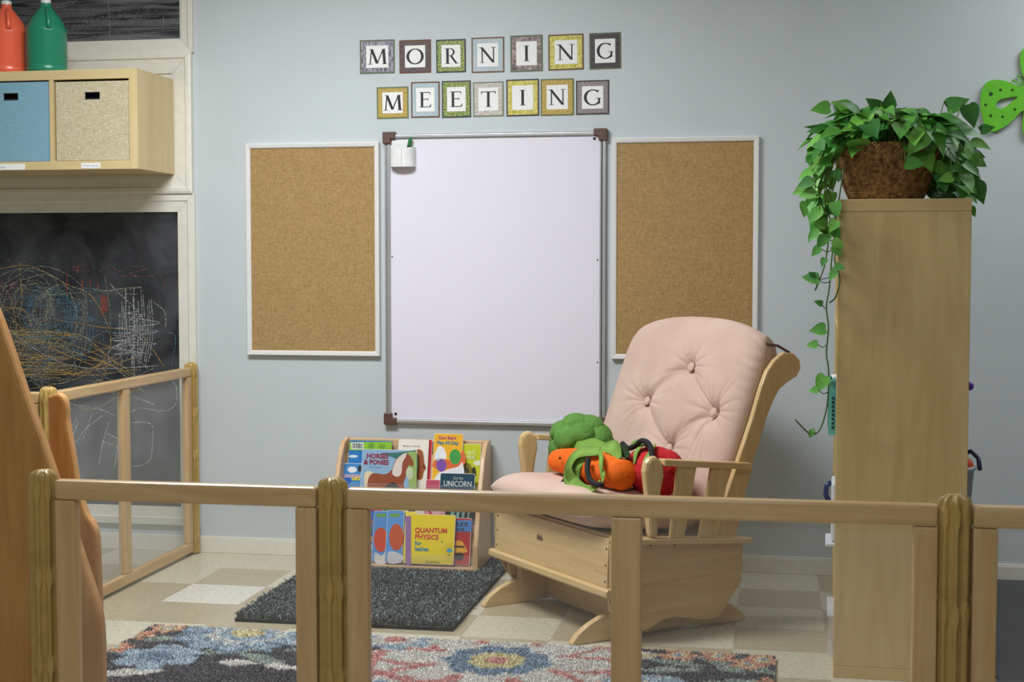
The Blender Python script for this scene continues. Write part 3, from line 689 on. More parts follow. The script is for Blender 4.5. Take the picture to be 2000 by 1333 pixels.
# things poking out of the unit
TEAL = mat('teal_plastic', (104, 190, 176), .45)
c = loc2w(-.12, .13, .7395)
bk = thing('plastic_basket', 'teal perforated plastic basket poking out of the shelf unit left side', 'basket', c, math.radians(-1.7))
bb = MB()
for (xa, xb, ya, yb) in ((-.095, -.092, -.07, .07), (.06, .063, -.07, .07)): bb.box(xa, xb, ya, yb, 0, .17)
bb.box(-.092, .06, -.07, -.067, 0, .17).box(-.092, .06, .067, .07, 0, .17).box(-.092, .06, -.067, .067, 0, .003).box(-.101, -.09, -.076, .076, .165, .172).box(-.09, .066, -.076, -.067, .165, .172).box(-.09, .066, .067, .076, .165, .172)
obj('body', bb, TEAL, bk, world=False)
dots = MB()
for i in range(7):
    for j in range(8): dots.box(-.0965, -.0955, -.06+i*.017, -.052+i*.017, .02+j*.013, .027+j*.013)
    for j in range(8): dots.box(-.085+i*.017, -.078+i*.017, -.0715, -.0705, .02+j*.013, .027+j*.013)
obj('perforations', dots, mat('teal_hole', (24, 60, 58), .8), bk, world=False)
pap = obj('paper_stack', MB().box(-.10, .08, -.06, .06, 0, .006), PAPER); recentre(pap, (0, 0, 0)); pap.location = loc2w(-.105, .13, .9135); pap.location.z = .7395+.1725
tag(pap, 'white paper lying on top of the teal basket in the shelf unit', 'paper')
# purple ball-headed toy, bucket, bins
PUR = mat('purple_plastic', (120, 60, 190), .4)
c = loc2w(.158, .10, .7395)
pt = thing('purple_toy', 'purple ball-topped toy peeking out right side of the shelf unit', 'toy', c)
sp = MB(); sp.lathe([(max(.0005, .014*math.sin(a)), -.014*math.cos(a)) for a in np.linspace(0, PI, 12)], (.045, 0, .155), 20); obj('ball', sp, PUR, pt, world=False, smooth=True)
obj('stem', MB().tube([(0, 0, 0), (.005, 0, .08), (.04, 0, .145)], .006, 8), PUR, pt, world=False, smooth=True)
obj('base', MB().lathe([(.03, 0), (.03, .006), (.008, .01)], seg=20), PUR, pt, world=False)
c = loc2w(.13, .16, .393)
bu = thing('toy_bucket', 'clear bucket with navy handle holding orange toys, right side of shelf unit', 'bucket', c)
CLEAR = mat('frosted_plastic', (208, 210, 216), .3, var=.02)
obj('body', MB().lathe([(.075, 0), (.078, .003), (.098, .24), (.104, .241), (.104, .252), (.095, .252), (.074, .006), (.001, .005)], seg=32), CLEAR, bu, world=False, smooth=True)
obj('handle', MB().tube([(.04, .09, .245), (.06, .06, .275), (.09, .02, .292), (.108, -.015, .275), (.108, -.045, .245)], .007, 10), mat('navy_plastic', (40, 52, 96), .4), bu, world=False, smooth=True)
ob = MB(); ob.lathe([(max(.0005, .034*math.sin(a)), -.034*math.cos(a)) for a in np.linspace(0, PI, 12)], (0, 0, 0), 20)
o = obj('orange_ball', ob, mat('orange_plastic', (226, 88, 30), .5), smooth=True); o.location = c+Vector((.058, -.03, .25)); tag(o, 'orange ball sitting in the clear bucket of the shelf unit', 'ball')
c = loc2w(-.12, .13, .393)
bn = thing('toy_bin', 'white bin with navy latch poking out left of the shelf unit', 'bin', c, math.radians(-1.7))
obj('body', MB().box(-.083, .1, -.08, .08, .0145, .2), CLEAR, bn, world=False, bevel=.008)
obj('foot_rim', MB().box(-.1, .1, -.085, .085, 0, .014), CLEAR, bn, world=False, bevel=.005)
obj('latch', MB().tube([(-.083, 0, .19), (-.098, 0, .178), (-.1, 0, .15), (-.09, 0, .13)], .008, 8), mat('navy_plastic', (40, 52, 96), .4), bn, world=False, smooth=True)
c = loc2w(-.12, .20, .0375)
tb = thing('storage_tub', 'translucent lidded storage tub sticking out low on the shelf unit left side', 'storage tub', c, math.radians(-1.7))
TUB = pane_mat('tub_plastic', .15)
mb = MB().box(-.086, -.083, -.12, .12, 0, .13).box(-.083, .1, -.12, -.117, 0, .13).box(-.083, .1, .117, .12, 0, .13).box(-.087, .1, -.117, .117, 0, .003)
obj('body', mb, TUB, tb, world=False)
obj('lid', MB().box(-.092, .106, -.127, .127, .1305, .14), pane_mat('tub_lid', .35), tb, world=False, bevel=.004)
# ------------------------------------------------------------------ plant
SEAT_PL = loc2w(-.048, .16, HT)
pl_ = thing('potted_pothos', 'trailing green pothos in a woven brown basket on the tall shelf', 'potted plant', SEAT_PL)
BASK, t_, N_, L_, b_ = nt('coiled_basket'); b_.inputs['Roughness'].default_value = .85
tc_ = N_.new('ShaderNodeTexCoord'); mp_ = N_.new('ShaderNodeMapping'); mp_.inputs['Scale'].default_value = (1, 1, 1)
L_.new(tc_.outputs['Object'], mp_.inputs['Vector'])
v_ = N_.new('ShaderNodeTexNoise'); v_.inputs['Scale'].default_value = 70; v_.inputs['Detail'].default_value = 4; L_.new(mp_.outputs['Vector'], v_.inputs['Vector'])
r_ = N_.new('ShaderNodeValToRGB'); r_.color_ramp.elements[0].position = .35; r_.color_ramp.elements[1].position = .7
r_.color_ramp.elements[0].color = L4((104, 72, 36)); r_.color_ramp.elements[1].color = L4((200, 154, 96))
L_.new(v_.outputs['Fac'], r_.inputs['Fac']); L_.new(r_.outputs['Color'], b_.inputs['Base Color'])
def basket_fn(u, v):
    a = u*2*PI; z = v*.172
    r = .098+.058*(v**.75)
    row = math.floor(v*30); r += .003*abs(math.sin(v*26*PI))+.0022*math.sin(a*78+math.floor(v*26)*PI)
    return (r*1.06*math.cos(a), r*.95*math.sin(a), z)
mb = MB(); mb.grid(basket_fn, 420, 150, wrapu=True)
mb.grid(lambda u, v: ((.156-.058*v**.75*1.3)*1.06*math.cos(-u*2*PI)*.97, (.156-.058*v)*.95*math.sin(-u*2*PI)*.97, .172-v*.02), 60, 4, wrapu=True)
ba = obj('basket', mb, BASK, pl_, world=False, smooth=True)
obj('soil', MB().lathe([(.14, .148), (.145, .15), (.02, .156)], seg=32), mat('soil', (40, 30, 22), .95), pl_, world=False)
LEAFM, t_, N_, L_, b_ = nt('pothos_leaf'); b_.inputs['Roughness'].default_value = .5
gi = N_.new('ShaderNodeNewGeometry'); tc_ = N_.new('ShaderNodeTexCoord'); n_ = N_.new('ShaderNodeTexNoise'); n_.inputs['Scale'].default_value = 28; n_.inputs['Detail'].default_value = 3
L_.new(tc_.outputs['Object'], n_.inputs['Vector'])
r_ = N_.new('ShaderNodeValToRGB'); e = r_.color_ramp.elements; e[0].position = 0; e[0].color = L4((42, 106, 38)); e[1].position = 1; e[1].color = L4((128, 196, 78))
e2 = r_.color_ramp.elements.new(.5); e2.color = L4((78, 154, 58))
L_.new(gi.outputs['Random Per Island'], r_.inputs['Fac'])
r2_ = N_.new('ShaderNodeValToRGB'); r2_.color_ramp.elements[0].position = .62; r2_.color_ramp.elements[1].position = .72; L_.new(n_.outputs['Fac'], r2_.inputs['Fac'])
mx_ = N_.new('ShaderNodeMix'); mx_.data_type = 'RGBA'; L_.new(r_.outputs['Color'], mx_.inputs['A']); mx_.inputs['B'].default_value = L4((168, 204, 128))
ml = N_.new('ShaderNodeMath'); ml.operation = 'MULTIPLY'; ml.inputs[1].default_value = .55; L_.new(r2_.outputs['Color'], ml.inputs[0]); L_.new(ml.outputs[0], mx_.inputs['Factor'])
L_.new(mx_.outputs['Result'], b_.inputs['Base Color'])
b_.inputs['Transmission Weight'].default_value = 0
b_.inputs['Subsurface Weight'].default_value = .08
def leaf(mb, base, tip_dir, nrm, size, fold=.25, droop=.25):
    t = Vector(tip_dir).normalized(); n = Vector(nrm); n = (n-t*n.dot(t))
    n = n.normalized() if n.length > .05 else t.orthogonal().normalized()
    s = t.cross(n)
    prof = [(0, .02), (-.06, .18), (-.03, .30), (.1, .385), (.28, .39), (.48, .32), (.68, .2), (.85, .09), (1, 0)]
    v = []; m = len(prof)
    for sgn in (1, 0, -1):
        for (l, wd) in prof:
            l2 = l if sgn else (max(0, l))
            z = fold*abs(sgn)*wd*.6-droop*l*l*.5
            v.append(Vector(base)+t*(l2*size)+s*(sgn*wd*size)+n*(z*size))
    f = [(r*m+i, r*m+i+1, (r+1)*m+i+1, (r+1)*m+i) for r in (0, 1) for i in range(m-1)]
    mb.add(v, f)
random.seed(12); crown = MB(); stems = MB()
Bc = Vector((0, 0, .165))
def fol(px, py, y, size, tip, ):
    # surveyed leaf: tip direction given in the wall plane (dx right, dz up)
    p = wm(pl_).inverted() @ at(px, py, y=y)
    return p
for i in range(190):      # mound
    a = random.uniform(0, 2*PI); rr = random.uniform(.02, 1)**.6
    R_ = .19*rr; h = .188+.072*(1-rr**2)+random.uniform(-.02, .03)
    if random.random() < .35: h -= random.uniform(0, .09)*(rr > .75)
    p = Vector((R_*math.cos(a)*1.2, R_*math.sin(a)*.9-.0, h))
    if p.z < .14 and abs(p.x) < .155 and p.y < 0: continue
    out = Vector((math.cos(a), math.sin(a), random.uniform(-.9, .25)))
    out += Vector([random.uniform(-.5, .5) for _ in range(3)])
    nn = Vector((math.cos(a)*.5, math.sin(a)*.5-.35, 1))+Vector([random.uniform(-.5, .5) for _ in range(3)])
    leaf(crown, p, out, nn, random.uniform(.055, .098), random.uniform(.1, .8), random.uniform(0, .9))
    if i % 2 == 0: stems.tube([(p.x*.5, p.y*.5, .15), (p.x*.8, p.y*.8, p.z*.6+.09), p], .0018, 5)
# sides: right hanging bush, left cascade
def bush(n, xr, zr, yr, sz, bias):
    for i in range(n):
        p = Vector((random.uniform(*xr), random.uniform(*yr), random.uniform(*zr)))
        out = Vector((bias+random.uniform(-.6, .6), random.uniform(-.8, .1), random.uniform(-1, -.1)))
        leaf(crown, p, out, Vector((bias*.6, -.9, random.uniform(.1, .9)))+Vector([random.uniform(-.4, .4) for _ in range(3)]), random.uniform(*sz), random.uniform(.1, .5), .2)
        if i % 3 == 0: stems.tube([(p.x*.75, p.y*.7, .17), (p.x*.95, p.y, max(p.z+.02, .1)), p], .0016, 5)
bush(58, (.13, .245), (.02, .18), (-.13, .05), (.045, .075), .35)
bush(30, (.15, .215), (.03, .2), (.0, .12), (.045, .07), .3)
bush(40, (-.235, -.155), (-.02, .18), (-.12, .05), (.04, .065), -.3)
bush(12, (-.22, -.17), (-.1, -.02), (-.1, .02), (.035, .055), -.2)
# individually surveyed leaves  (px, py, y, tip dx, tip dz, size)
for (px, py, y, dx, dz, s) in ((1736, 212, -1.4, .1, 1, .055), (1806, 258, -1.52, -.7, -1, .085), (1768, 318, -1.52, 1, -.1, .06), (1890, 205, -1.4, .3, -1, .075), (1905, 358, -1.42, .4, -1, .07), (1915, 255, -1.3, 1, .25, .045),
                             (1600, 385, -1.45, -.6, -.5, .055), (1575, 395, -1.45, -.1, -.7, .05), (1600, 415, -1.45, -.7, -.9, .05), (1660, 212, -1.4, -1, .4, .06), (1620, 210, -1.4, -.8, -.1, .06), (1860, 345, -1.5, -1, -.3, .045),
                             (1895, 330, -1.42, .3, -.9, .055), (1900, 300, -1.35, .9, -.3, .04), (1895, 405, -1.3, .3, -.6, .035), (1720, 215, -1.35, -.6, .5, .06), (1850, 210, -1.38, .9, .35, .07)):
    p = fol(px, py, y, s, None)
    leaf(crown, p, (dx, -.15, dz), (.1, -1, .35), s, .25, .15)
    stems.tube([(p.x*.8, p.y*.8, min(.2, max(.1, p.z))), p*.5+Vector((p.x*.45, p.y*.45, max(.1, p.z*.5)+.02)), p], .0016, 5)
obj('foliage', crown, LEAFM, pl_, world=False, smooth=True, fix=False)
obj('stems', stems, mat('stem_green', (120, 150, 60), .5), pl_, world=False, smooth=True)
def vine(path, y0, y1, leaves, th=.0024):
    mb = MB(); n = len(path); P3 = []
    for i, (px, py) in enumerate(path):
        P3.append(wm(pl_).inverted() @ at(px, py, y=y0+(y1-y0)*i/(n-1)))
    mb.tube(spl(P3, 6), th, 6)
    lf = MB()
    for (px, py, dx, dz, s) in leaves:
        p = wm(pl_).inverted() @ at(px, py, y=y1)
        q = min(spl(P3, 6), key=lambda r: (r-p).length)
        mb.tube([q, (q+p)/2+Vector((0, -.004, -.008)), p], .0014, 5)
        leaf(lf, p, (dx, random.uniform(-.3, .1), dz), (random.uniform(-.3, .3), -1, random.uniform(.2, .7)), s, .3, .2)
    o = obj('vine', mb, mat('vine_green', (70, 100, 44), .5), pl_, world=False, smooth=True)
    obj('leaves', lf, LEAFM, o, world=False, smooth=True, fix=False)
vine([(1640, 300), (1612, 350), (1625, 400), (1632, 440), (1625, 500), (1620, 560), (1614, 600), (1618, 640), (1614, 690), (1618, 720), (1618, 760), (1614, 800), (1602, 838), (1586, 850), (1570, 838), (1553, 820)], -1.45, -1.56,
     [(1612, 642, -1, -.15, .05), (1597, 673, -1, -.1, .035), (1612, 735, -.5, -.9, .058), (1598, 762, -1, -.1, .032), (1588, 842, -.3, -.6, .025), (1583, 846, .4, .5, .02), (1606, 595, -.9, .4, .028), (1597, 545, -1, .15, .05), (1612, 462, -.6, -.9, .045), (1600, 484, -.7, -.8, .035), (1628, 470, .5, -.4, .04), (1630, 520, .5, -.1, .035), (1590, 540, -.7, .6, .022)])
vine([(1630, 310), (1600, 360), (1605, 400), (1622, 430), (1618, 470), (1610, 520), (1592, 568)], -1.44, -1.52,
     [(1602, 452, -.8, -.6, .045), (1612, 440, -.7, .2, .04), (1600, 410, -.6, -.8, .05), (1600, 548, -1, .1, .045), (1630, 448, .3, -.8, .04), (1590, 375, -1, -.3, .05), (1585, 352, -.9, -.5, .05), (1612, 505, -.4, -.8, .03)])
vine([(1648, 330), (1640, 380), (1632, 430), (1640, 470), (1630, 505), (1640, 545), (1632, 580), (1620, 592)], -1.5, -1.545, [(1630, 395, .2, -1, .05), (1633, 430, -.5, -.9, .045), (1630, 480, .5, -.9, .04), (1632, 530, -.5, -.7, .035)])
# ------------------------------------------------------------------ glider chair (local x forward, y towards its near side)
gc = thing('glider_chair', 'wide maple glider rocking chair with tufted pink cushions and stuffed toys on it', 'glider chair', (-.586, -.809, 0), math.atan2(-.638, -.77))
TH = math.radians(5.4)
def tilt(u, v, z, z0=.33):
    return (u*math.cos(TH)-(z-z0)*math.sin(TH)*.6, v, z0+(z-z0)*math.cos(TH)+u*math.sin(TH))
def side_prism(pts, v0, v1):
    mb = MB(); mb.prism(pts[::-1], lambda p, q, d: (p, d, q), v0, v1); return mb
# floor base
foot = [(-.365, .0), (-.27, .0), (-.15, .012), (.02, .012), (.1, .004), (.25, .0), (.352, .0), (.356, .006), (.33, .036), (.29, .062), (.24, .084), (.2, .092), (.2, .15), (-.2, .15), (-.2, .094), (-.25, .088), (-.31, .062), (-.355, .03), (-.372, .008)]
for s in (-1, 1):
    obj('base_runner', side_prism(foot, s*.31-.014, s*.31+.014), GLIDE('x'), gc, world=False, bevel=.004)
obj('base_crossboard', MB().box(.06, .08, -.295, .295, .012, .17), GLIDE('y'), gc, world=False, bevel=.002)
obj('base_crossboard', MB().box(-.14, -.12, -.295, .295, .012, .17), GLIDE('y'), gc, world=False, bevel=.002)
for s in (-1, 1):
    obj('swing_arm', side_prism([(.15, .1), (.22, .1), (.24, .2), (.17, .22)], s*.345-.008, s*.345+.008), GLIDE('z'), gc, world=False, bevel=.003)
# box body
sidep = [(.252, .345), (.250, .185), (.215, .12), (.165, .055), (.12, .040), (.09, .048), (.06, .064), (.03, .071), (-.02, .070), (-.06, .062), (-.117, .049), (-.183, .048), (-.21, .075), (-.285, .165), (-.292, .30)]
for s in (-1, 1):
    v0, v1 = (.385, .405) if s > 0 else (-.405, -.385)
    obj('side_panel', side_prism(sidep[::-1], v0, v1), wood('glider_side', (206, 172, 120), (186, 148, 96), 'x', rough=.35, scale=4, stretch=22), gc, world=False, bevel=.002)
    v0, v1 = (.383, .435) if s > 0 else (-.435, -.383)
    obj('side_rail', side_prism([(.25, .346), (.25, .366), (-.31, .319), (-.316, .309), (-.31, .300)], v0, v1), GLIDE('x'), gc, world=False, bevel=.006)
fb = MB(); M_ = lambda p: tilt(*p)
fb.add([M_((.236, -.383, .17)), M_((.236, .383, .17)), M_((.236, .383, .335)), M_((.236, -.383, .335)), M_((.252, -.383, .17)), M_((.252, .383, .17)), M_((.252, .383, .335)), M_((.252, -.383, .335))],
       [(0, 1, 2, 3), (7, 6, 5, 4), (0, 4, 5, 1), (3, 2, 6, 7), (0, 3, 7, 4), (1, 5, 6, 2)])
fbo = obj('front_board', fb, GLIDE('y'), gc, world=False, bevel=.002)
rl = MB(); rl.prism([(.232, .138), (.262, .138), (.268, .146), (.268, .162), (.262, .170), (.232, .170)], lambda p, q, d: tilt(p, d, q), -.408, .408)
obj('front_rail', rl, GLIDE('y'), gc, world=False, bevel=.004)
sc = MB()
for s in (-1, 1):
    for z in (.19, .245, .30):
        c = Vector(tilt(.2525, s*.372, z)); sc.add([c+Vector((.0006, .004*math.cos(a), .004*math.sin(a))) for a in np.linspace(0, 2*PI, 10, endpoint=False)], [tuple(range(10))])
for u in (.20, .10, .0):
    c = Vector((u, .4055, .33+u*.09-.012)); sc.add([c+Vector((.004*math.cos(a), .0006, .004*math.sin(a))) for a in np.linspace(0, 2*PI, 10, endpoint=False)], [tuple(range(10))])
obj('screws', sc, mat('dark_screw', (60, 52, 48), .5, .6), fbo, world=False, fix=False)
br = MB(); 
for k, (dx, h) in enumerate(((-.018, .018), (-.010, .026), (-.003, .02), (.004, .016), (.011, .024), (.018, .012))):
    p = [(-.0015, 0), (.0015, 0), (.004, h*.5), (.0012, h), (-.0012, h), (-.003, h*.5)]
    br.add([Vector(tilt(.2526, -.06+dx+a, .256+b_)) for a, b_ in p], [tuple(range(6))])
obj('burned_mark', br, mat('burn_mark', (96, 60, 40), .7), fbo, world=False, fix=False)
obj('seat_deck', MB().add([tilt(*p) for p in ((-.29, -.384, .33), (.24, -.384, .33), (.24, .384, .33), (-.29, .384, .33), (-.29, -.384, .345), (.24, -.384, .345), (.24, .384, .345), (-.29, .384, .345))],
    [(3, 2, 1, 0), (4, 5, 6, 7), (0, 1, 5, 4), (1, 2, 6, 5), (2, 3, 7, 6), (3, 0, 4, 7)]), GLIDE('x'), gc, world=False)
# arms
for s in (-1, 1):
    v0, v1 = (.399, .431) if s > 0 else (-.431, -.399); vm = (v0+v1)/2
    ap = [(.085, .355), (.118, .358), (.124, .40), (.126, .47), (.136, .54), (.141, .58), (.134, .61), (.116, .628), (.094, .628), (.074, .614), (.063, .588), (.061, .56), (.070, .52), (.080, .46)]
    obj('arm_post', side_prism([tuple(p) for p in ap][::-1], v0, v1), GLIDE('z'), gc, world=False, bevel=.012)
    obj('armrest', side_prism([(.066, .594), (.066, .617), (-.30, .580), (-.302, .557)], v0, v1+.006), GLIDE('x'), gc, world=False, bevel=.004)
    obj('arm_slat', side_prism([(-.025, .334), (.03, .34), (.0, .590), (-.076, .582)], vm-.008, vm+.008), GLIDE('z'), gc, world=False, bevel=.002)
    obj('arm_slat', side_prism([(-.158, .322), (-.089, .328), (-.141, .574), (-.218, .566)], vm-.008, vm+.008), GLIDE('z'), gc, world=False, bevel=.002)
    stile = [(-.262, .31), (-.176, .318), (-.215, .45), (-.262, .561), (-.33, .722), (-.372, .84), (-.395, .89), (-.43, .93), (-.47, .955), (-.515, .952), (-.545, .925), (-.548, .895), (-.53, .868), (-.49, .85), (-.452, .825), (-.425, .785), (-.40, .735), (-.35, .60), (-.31, .48)]
    v0, v1 = (.376, .398) if s > 0 else (-.398, -.376)
    obj('back_stile', side_prism(stile[::-1], v0, v1+.0), GLIDE('z'), gc, world=False, bevel=.005)
# back slats and rails between the stiles
ra = math.radians(21); rv = Vector((-math.sin(ra), 0, math.cos(ra))); nv = Vector((math.cos(ra), 0, math.sin(ra)))
Bp = Vector((-.176, 0, .331))
def bk_pt(v, r, n): q = Bp+rv*r+nv*n; return (q.x, v, q.z)
def bbox(mb, v0, v1, r0, r1, n0, n1):
    P = [bk_pt(v, r, n) for n in (n0, n1) for r in (r0, r1) for v in (v0, v1)]
    return mb.add(P, [(0, 1, 3, 2), (4, 6, 7, 5), (0, 4, 5, 1), (2, 3, 7, 6), (0, 2, 6, 4), (1, 5, 7, 3)])
for k in range(5): obj('back_slat', bbox(MB(), -.31+k*.145, -.27+k*.145, .04, .62, -.105, -.094), GLIDE('z'), gc, world=False, bevel=.002)
obj('back_rail', bbox(MB(), -.364, .364, .60, .68, -.112, -.094), GLIDE('y'), gc, world=False, bevel=.003)
obj('back_rail', bbox(MB(), -.364, .364, .02, .08, -.112, -.094), GLIDE('y'), gc, world=False, bevel=.003)
# cushions
PINK, t_, N_, L_, b_ = nt('pink_cotton'); b_.inputs['Roughness'].default_value = .9; b_.inputs['Specular IOR Level'].default_value = .15; b_.inputs['Sheen Weight'].default_value = .15
tc_ = N_.new('ShaderNodeTexCoord'); n_ = N_.new('ShaderNodeTexNoise'); n_.inputs['Scale'].default_value = 7; n_.inputs['Detail'].default_value = 5; L_.new(tc_.outputs['Object'], n_.inputs['Vector'])
r_ = N_.new('ShaderNodeValToRGB'); r_.color_ramp.elements[0].position = .35; r_.color_ramp.elements[1].position = .7
r_.color_ramp.elements[0].color = L4((206, 176, 160)); r_.color_ramp.elements[1].color = L4((216, 187, 171))
L_.new(n_.outputs['Fac'], r_.inputs['Fac']); L_.new(r_.outputs['Color'], b_.inputs['Base Color'])
n2_ = N_.new('ShaderNodeTexNoise'); n2_.inputs['Scale'].default_value = 500; L_.new(tc_.outputs['Object'], n2_.inputs['Vector'])
bp_ = N_.new('ShaderNodeBump'); bp_.inputs['Strength'].default_value = .12; bp_.inputs['Distance'].default_value = .002; L_.new(n2_.outputs['Fac'], bp_.inputs['Height']); L_.new(bp_.outputs['Normal'], b_.inputs['Normal'])
BUT = [(.04, .574), (-.165, .425), (.25, .418), (.06, .262)]
HWc, R0, R1, CT = .408, .06, .785, .09
def seg_d(p, a, b):
    ax, ay = a; bx_, by = b; dx, dy = bx_-ax, by-ay; t = max(0, min(1, ((p[0]-ax)*dx+(p[1]-ay)*dy)/(dx*dx+dy*dy)))
    return math.hypot(p[0]-ax-t*dx, p[1]-ay-t*dy), t
def cush_outline(s, t):     # s,t in -1..1 -> (v, r)
    hw = HWc
    top = R1-.055*abs(s)**2.6; r = R0+(top-R0)*(t+1)/2
    # round the top corners
    k = max(0, t-.6)/.4; hw *= math.sqrt(max(.01, 1-(k*.44)**2.2)) if k > 0 else 1
    return s*hw-.036, r
def tuft(v, r):
    d = 0
    for i, (bv, brr) in enumerate(BUT):
        q = math.hypot(v-bv, r-brr); an = math.atan2(r-brr, v-bv)
        d -= .034*math.exp(-(q/.034)**1.4)
        d -= .0075*math.exp(-(q/.11)**2)*(.5+.5*math.cos(an*13+i*2+1.6*math.sin(an*3)))**5*min(1, q/.03)
    for a, b in ((0, 1), (0, 2), (1, 3), (2, 3)):
        q, tt = seg_d((v, r), BUT[a], BUT[b]); d -= .013*math.exp(-(q/.0085)**2)*(abs(2*tt-1)**.7*.6+.35); d -= .008*math.exp(-(q/.03)**2)
        q2, _ = seg_d((v+.012, r-.008), BUT[a], BUT[b]); d -= .004*math.exp(-(q2/.006)**2)
    for a, e_ in ((1, (-.30, .1)), (1, (-.22, .08)), (2, (.30, .1)), (2, (.18, .08)), (2, (.24, .06)), (3, (-.05, .04)), (3, (.14, .05)), (0, (.06, .40)), (1, (-.33, .46)), (2, (.34, .56))):
        q, tt = seg_d((v, r), BUT[a], e_); d -= .008*math.exp(-(q/.0065)**2)*(1-tt)**.8
    return d
NU, NV = 200, 240
def front(u, v_):
    s, t = math.sin((u-.5)*PI*.999), math.sin((v_-.5)*PI*.999)
    s = math.copysign(abs(s)**.85, s); 
    v, r = cush_outline(s, t)
    es = 1-abs(s)**7; et = 1-abs(t)**7
    hgt = -.0+CT*(max(0, es)**.42)*(max(0, et)**.42)*(.82+.18*(1-s*s)*(1-t*t))
    w_ = max(0, es)**.5*max(0, et)**.5
    hgt += tuft(v, r)*w_
    # gathers along the upper right corner
    g = math.exp(-((s-1)/.12)**2)*math.exp(-((t-.85)/.45)**2)
    hgt += .004*g*math.sin(t*55+s*6)*min(1, w_*2.5)
    hgt += .0025*noise.noise(Vector((v*14, r*14, 0)))*w_
    return Vector(bk_pt(v, r, hgt-.005))
def backf(u, v_):
    s, t = math.sin((u-.5)*PI*.999), math.sin((v_-.5)*PI*.999); s = math.copysign(abs(s)**.85, s); v, r = cush_outline(s, t)
    es = 1-abs(s)**7; et = 1-abs(t)**7
    return Vector(bk_pt(v, r, -.005-(.05+.085*max(0, t)*(.6+.4*s))*(max(0, es)**.42)*(max(0, et)**.42)))
cb = MB(); cb.grid(front, NU, NV); cb.grid(lambda u, v: backf(1-u, v), 60, 60)
bcush = obj('back_cushion', cb, PINK, gc, world=False, smooth=True, fix=False)
for bv, brr in BUT:
    mb = MB(); c = Vector(bk_pt(bv, brr, .054))
    e1 = Vector((0, 1, 0)); 
    def bf_(u, v, c=c): a = u*2*PI; q = v*PI/2; return c+(e1*math.cos(a)+rv*math.sin(a))*.018*math.cos(q)+nv*(.008*math.sin(q))
    mb.grid(bf_, 24, 8, wrapu=True); obj('button', mb, PINK, bcush, world=False, smooth=True)
# side tie strap at the upper corner
obj('strap', MB().tube([(-.42, .345, .985), (-.465, .37, .978), (-.506, .387, .952)], .005, 6), mat('brown_strap', (84, 58, 48), .8), bcush, world=False)
def seatc(u, v_, sgn):
    s, t = math.sin((u-.5)*PI*.999), math.sin((v_-.5)*PI*.999)
    s = math.copysign(abs(s)**.85, s)
    es, et = 1-abs(s)**6, 1-abs(t)**5
    k = (max(0, es)**.45)*(max(0, et)**.45)
    uu = .068+.25*t*(1-.08*abs(s)**4) ; vv = .378*s*(1-.05*abs(t)**6)
    z = .410+sgn*(.066 if sgn > 0 else .062)*k
    if sgn > 0: z += .014*(1-s*s)*(1-t*t)+.003*noise.noise(Vector((uu*9, vv*9, 3)))
    return Vector(tilt(uu, vv, z))
sb = MB(); sb.grid(lambda u, v: seatc(u, v, 1), 90, 70); sb.grid(lambda u, v: seatc(1-u, v, -1), 60, 50)
obj('seat_cushion', sb, PINK, gc, world=False, smooth=True, fix=False)
GM = wm(gc)
# ------------------------------------------------------------------ stuffed vegetables (placed in the chair's frame)
def chair_thing(name, label, cat, u, v, z):
    p = GM @ Vector((u, v, z)); return thing(name, label, cat, p, gc.rotation_euler.z)
def lobed(c, R, seeds, amp, squash=(1, 1, 1), wid=.62, nu=140, nv=80):
    S = [Vector(s).normalized() for s in seeds]; mb = MB()
    def fn(u, v):
        a = u*2*PI; b = (v-.5)*PI*.998; d = Vector((math.cos(a)*math.cos(b), math.sin(a)*math.cos(b), math.sin(b)))
        g = 0
        for k, s in enumerate(S):
            q = math.acos(max(-1, min(1, d.dot(s))))/(wid*(.85+.3*((k*37) % 10)/10)); 
            if q < 1: g = max(g, (1-q*q)**.42)
        r = R*(1+amp*g)+R*.015*noise.noise(d*9)
        r += R*.012*math.sin(noise.noise(d*4)*20)
        return Vector(c)+Vector((d.x*squash[0], d.y*squash[1], d.z*squash[2]))*r
    mb.grid(fn, nu, nv, wrapu=True); return mb
def cloth(name, c, bump=.25): return mat(name, c, .8, var=.08, scale=14, bump=bump, bscale=120, spec=.25)
random.seed(3)
BROC = cloth('broccoli_green', (92, 138, 62))
br_ = chair_thing('broccoli_plush', 'puffy green stuffed broccoli lying on the glider seat', 'stuffed toy', .03, -.17, .490)
seeds = []
for k in range(22):
    y = 1-2*(k+.5)/22; r = math.sqrt(1-y*y); a = k*2.399963; seeds.append((r*math.cos(a), y, r*math.sin(a)))
obj('floret_head', lobed((-.03, -.02, .105), .088, seeds, .40, (1.0, 1.18, .98), .51), BROC, br_, world=False, smooth=True)
obj('stalk', MB().tube([(.0, .06, .09), (-.01, .14, .085), (-.02, .19, .07)], [.06, .05, .04], 18), cloth('stalk_green', (120, 160, 70)), br_, world=False, smooth=True)
def limb(mb, pts, r=.0085): mb.tube(spl([Vector(p) for p in pts], 6), r, 10); return mb
ORANGE = cloth('carrot_orange', (236, 106, 24), .35)
ct = chair_thing('carrot_plush', 'orange stuffed carrot with green leaf collar and black limbs on the glider seat', 'stuffed toy', .12, .035, .487)
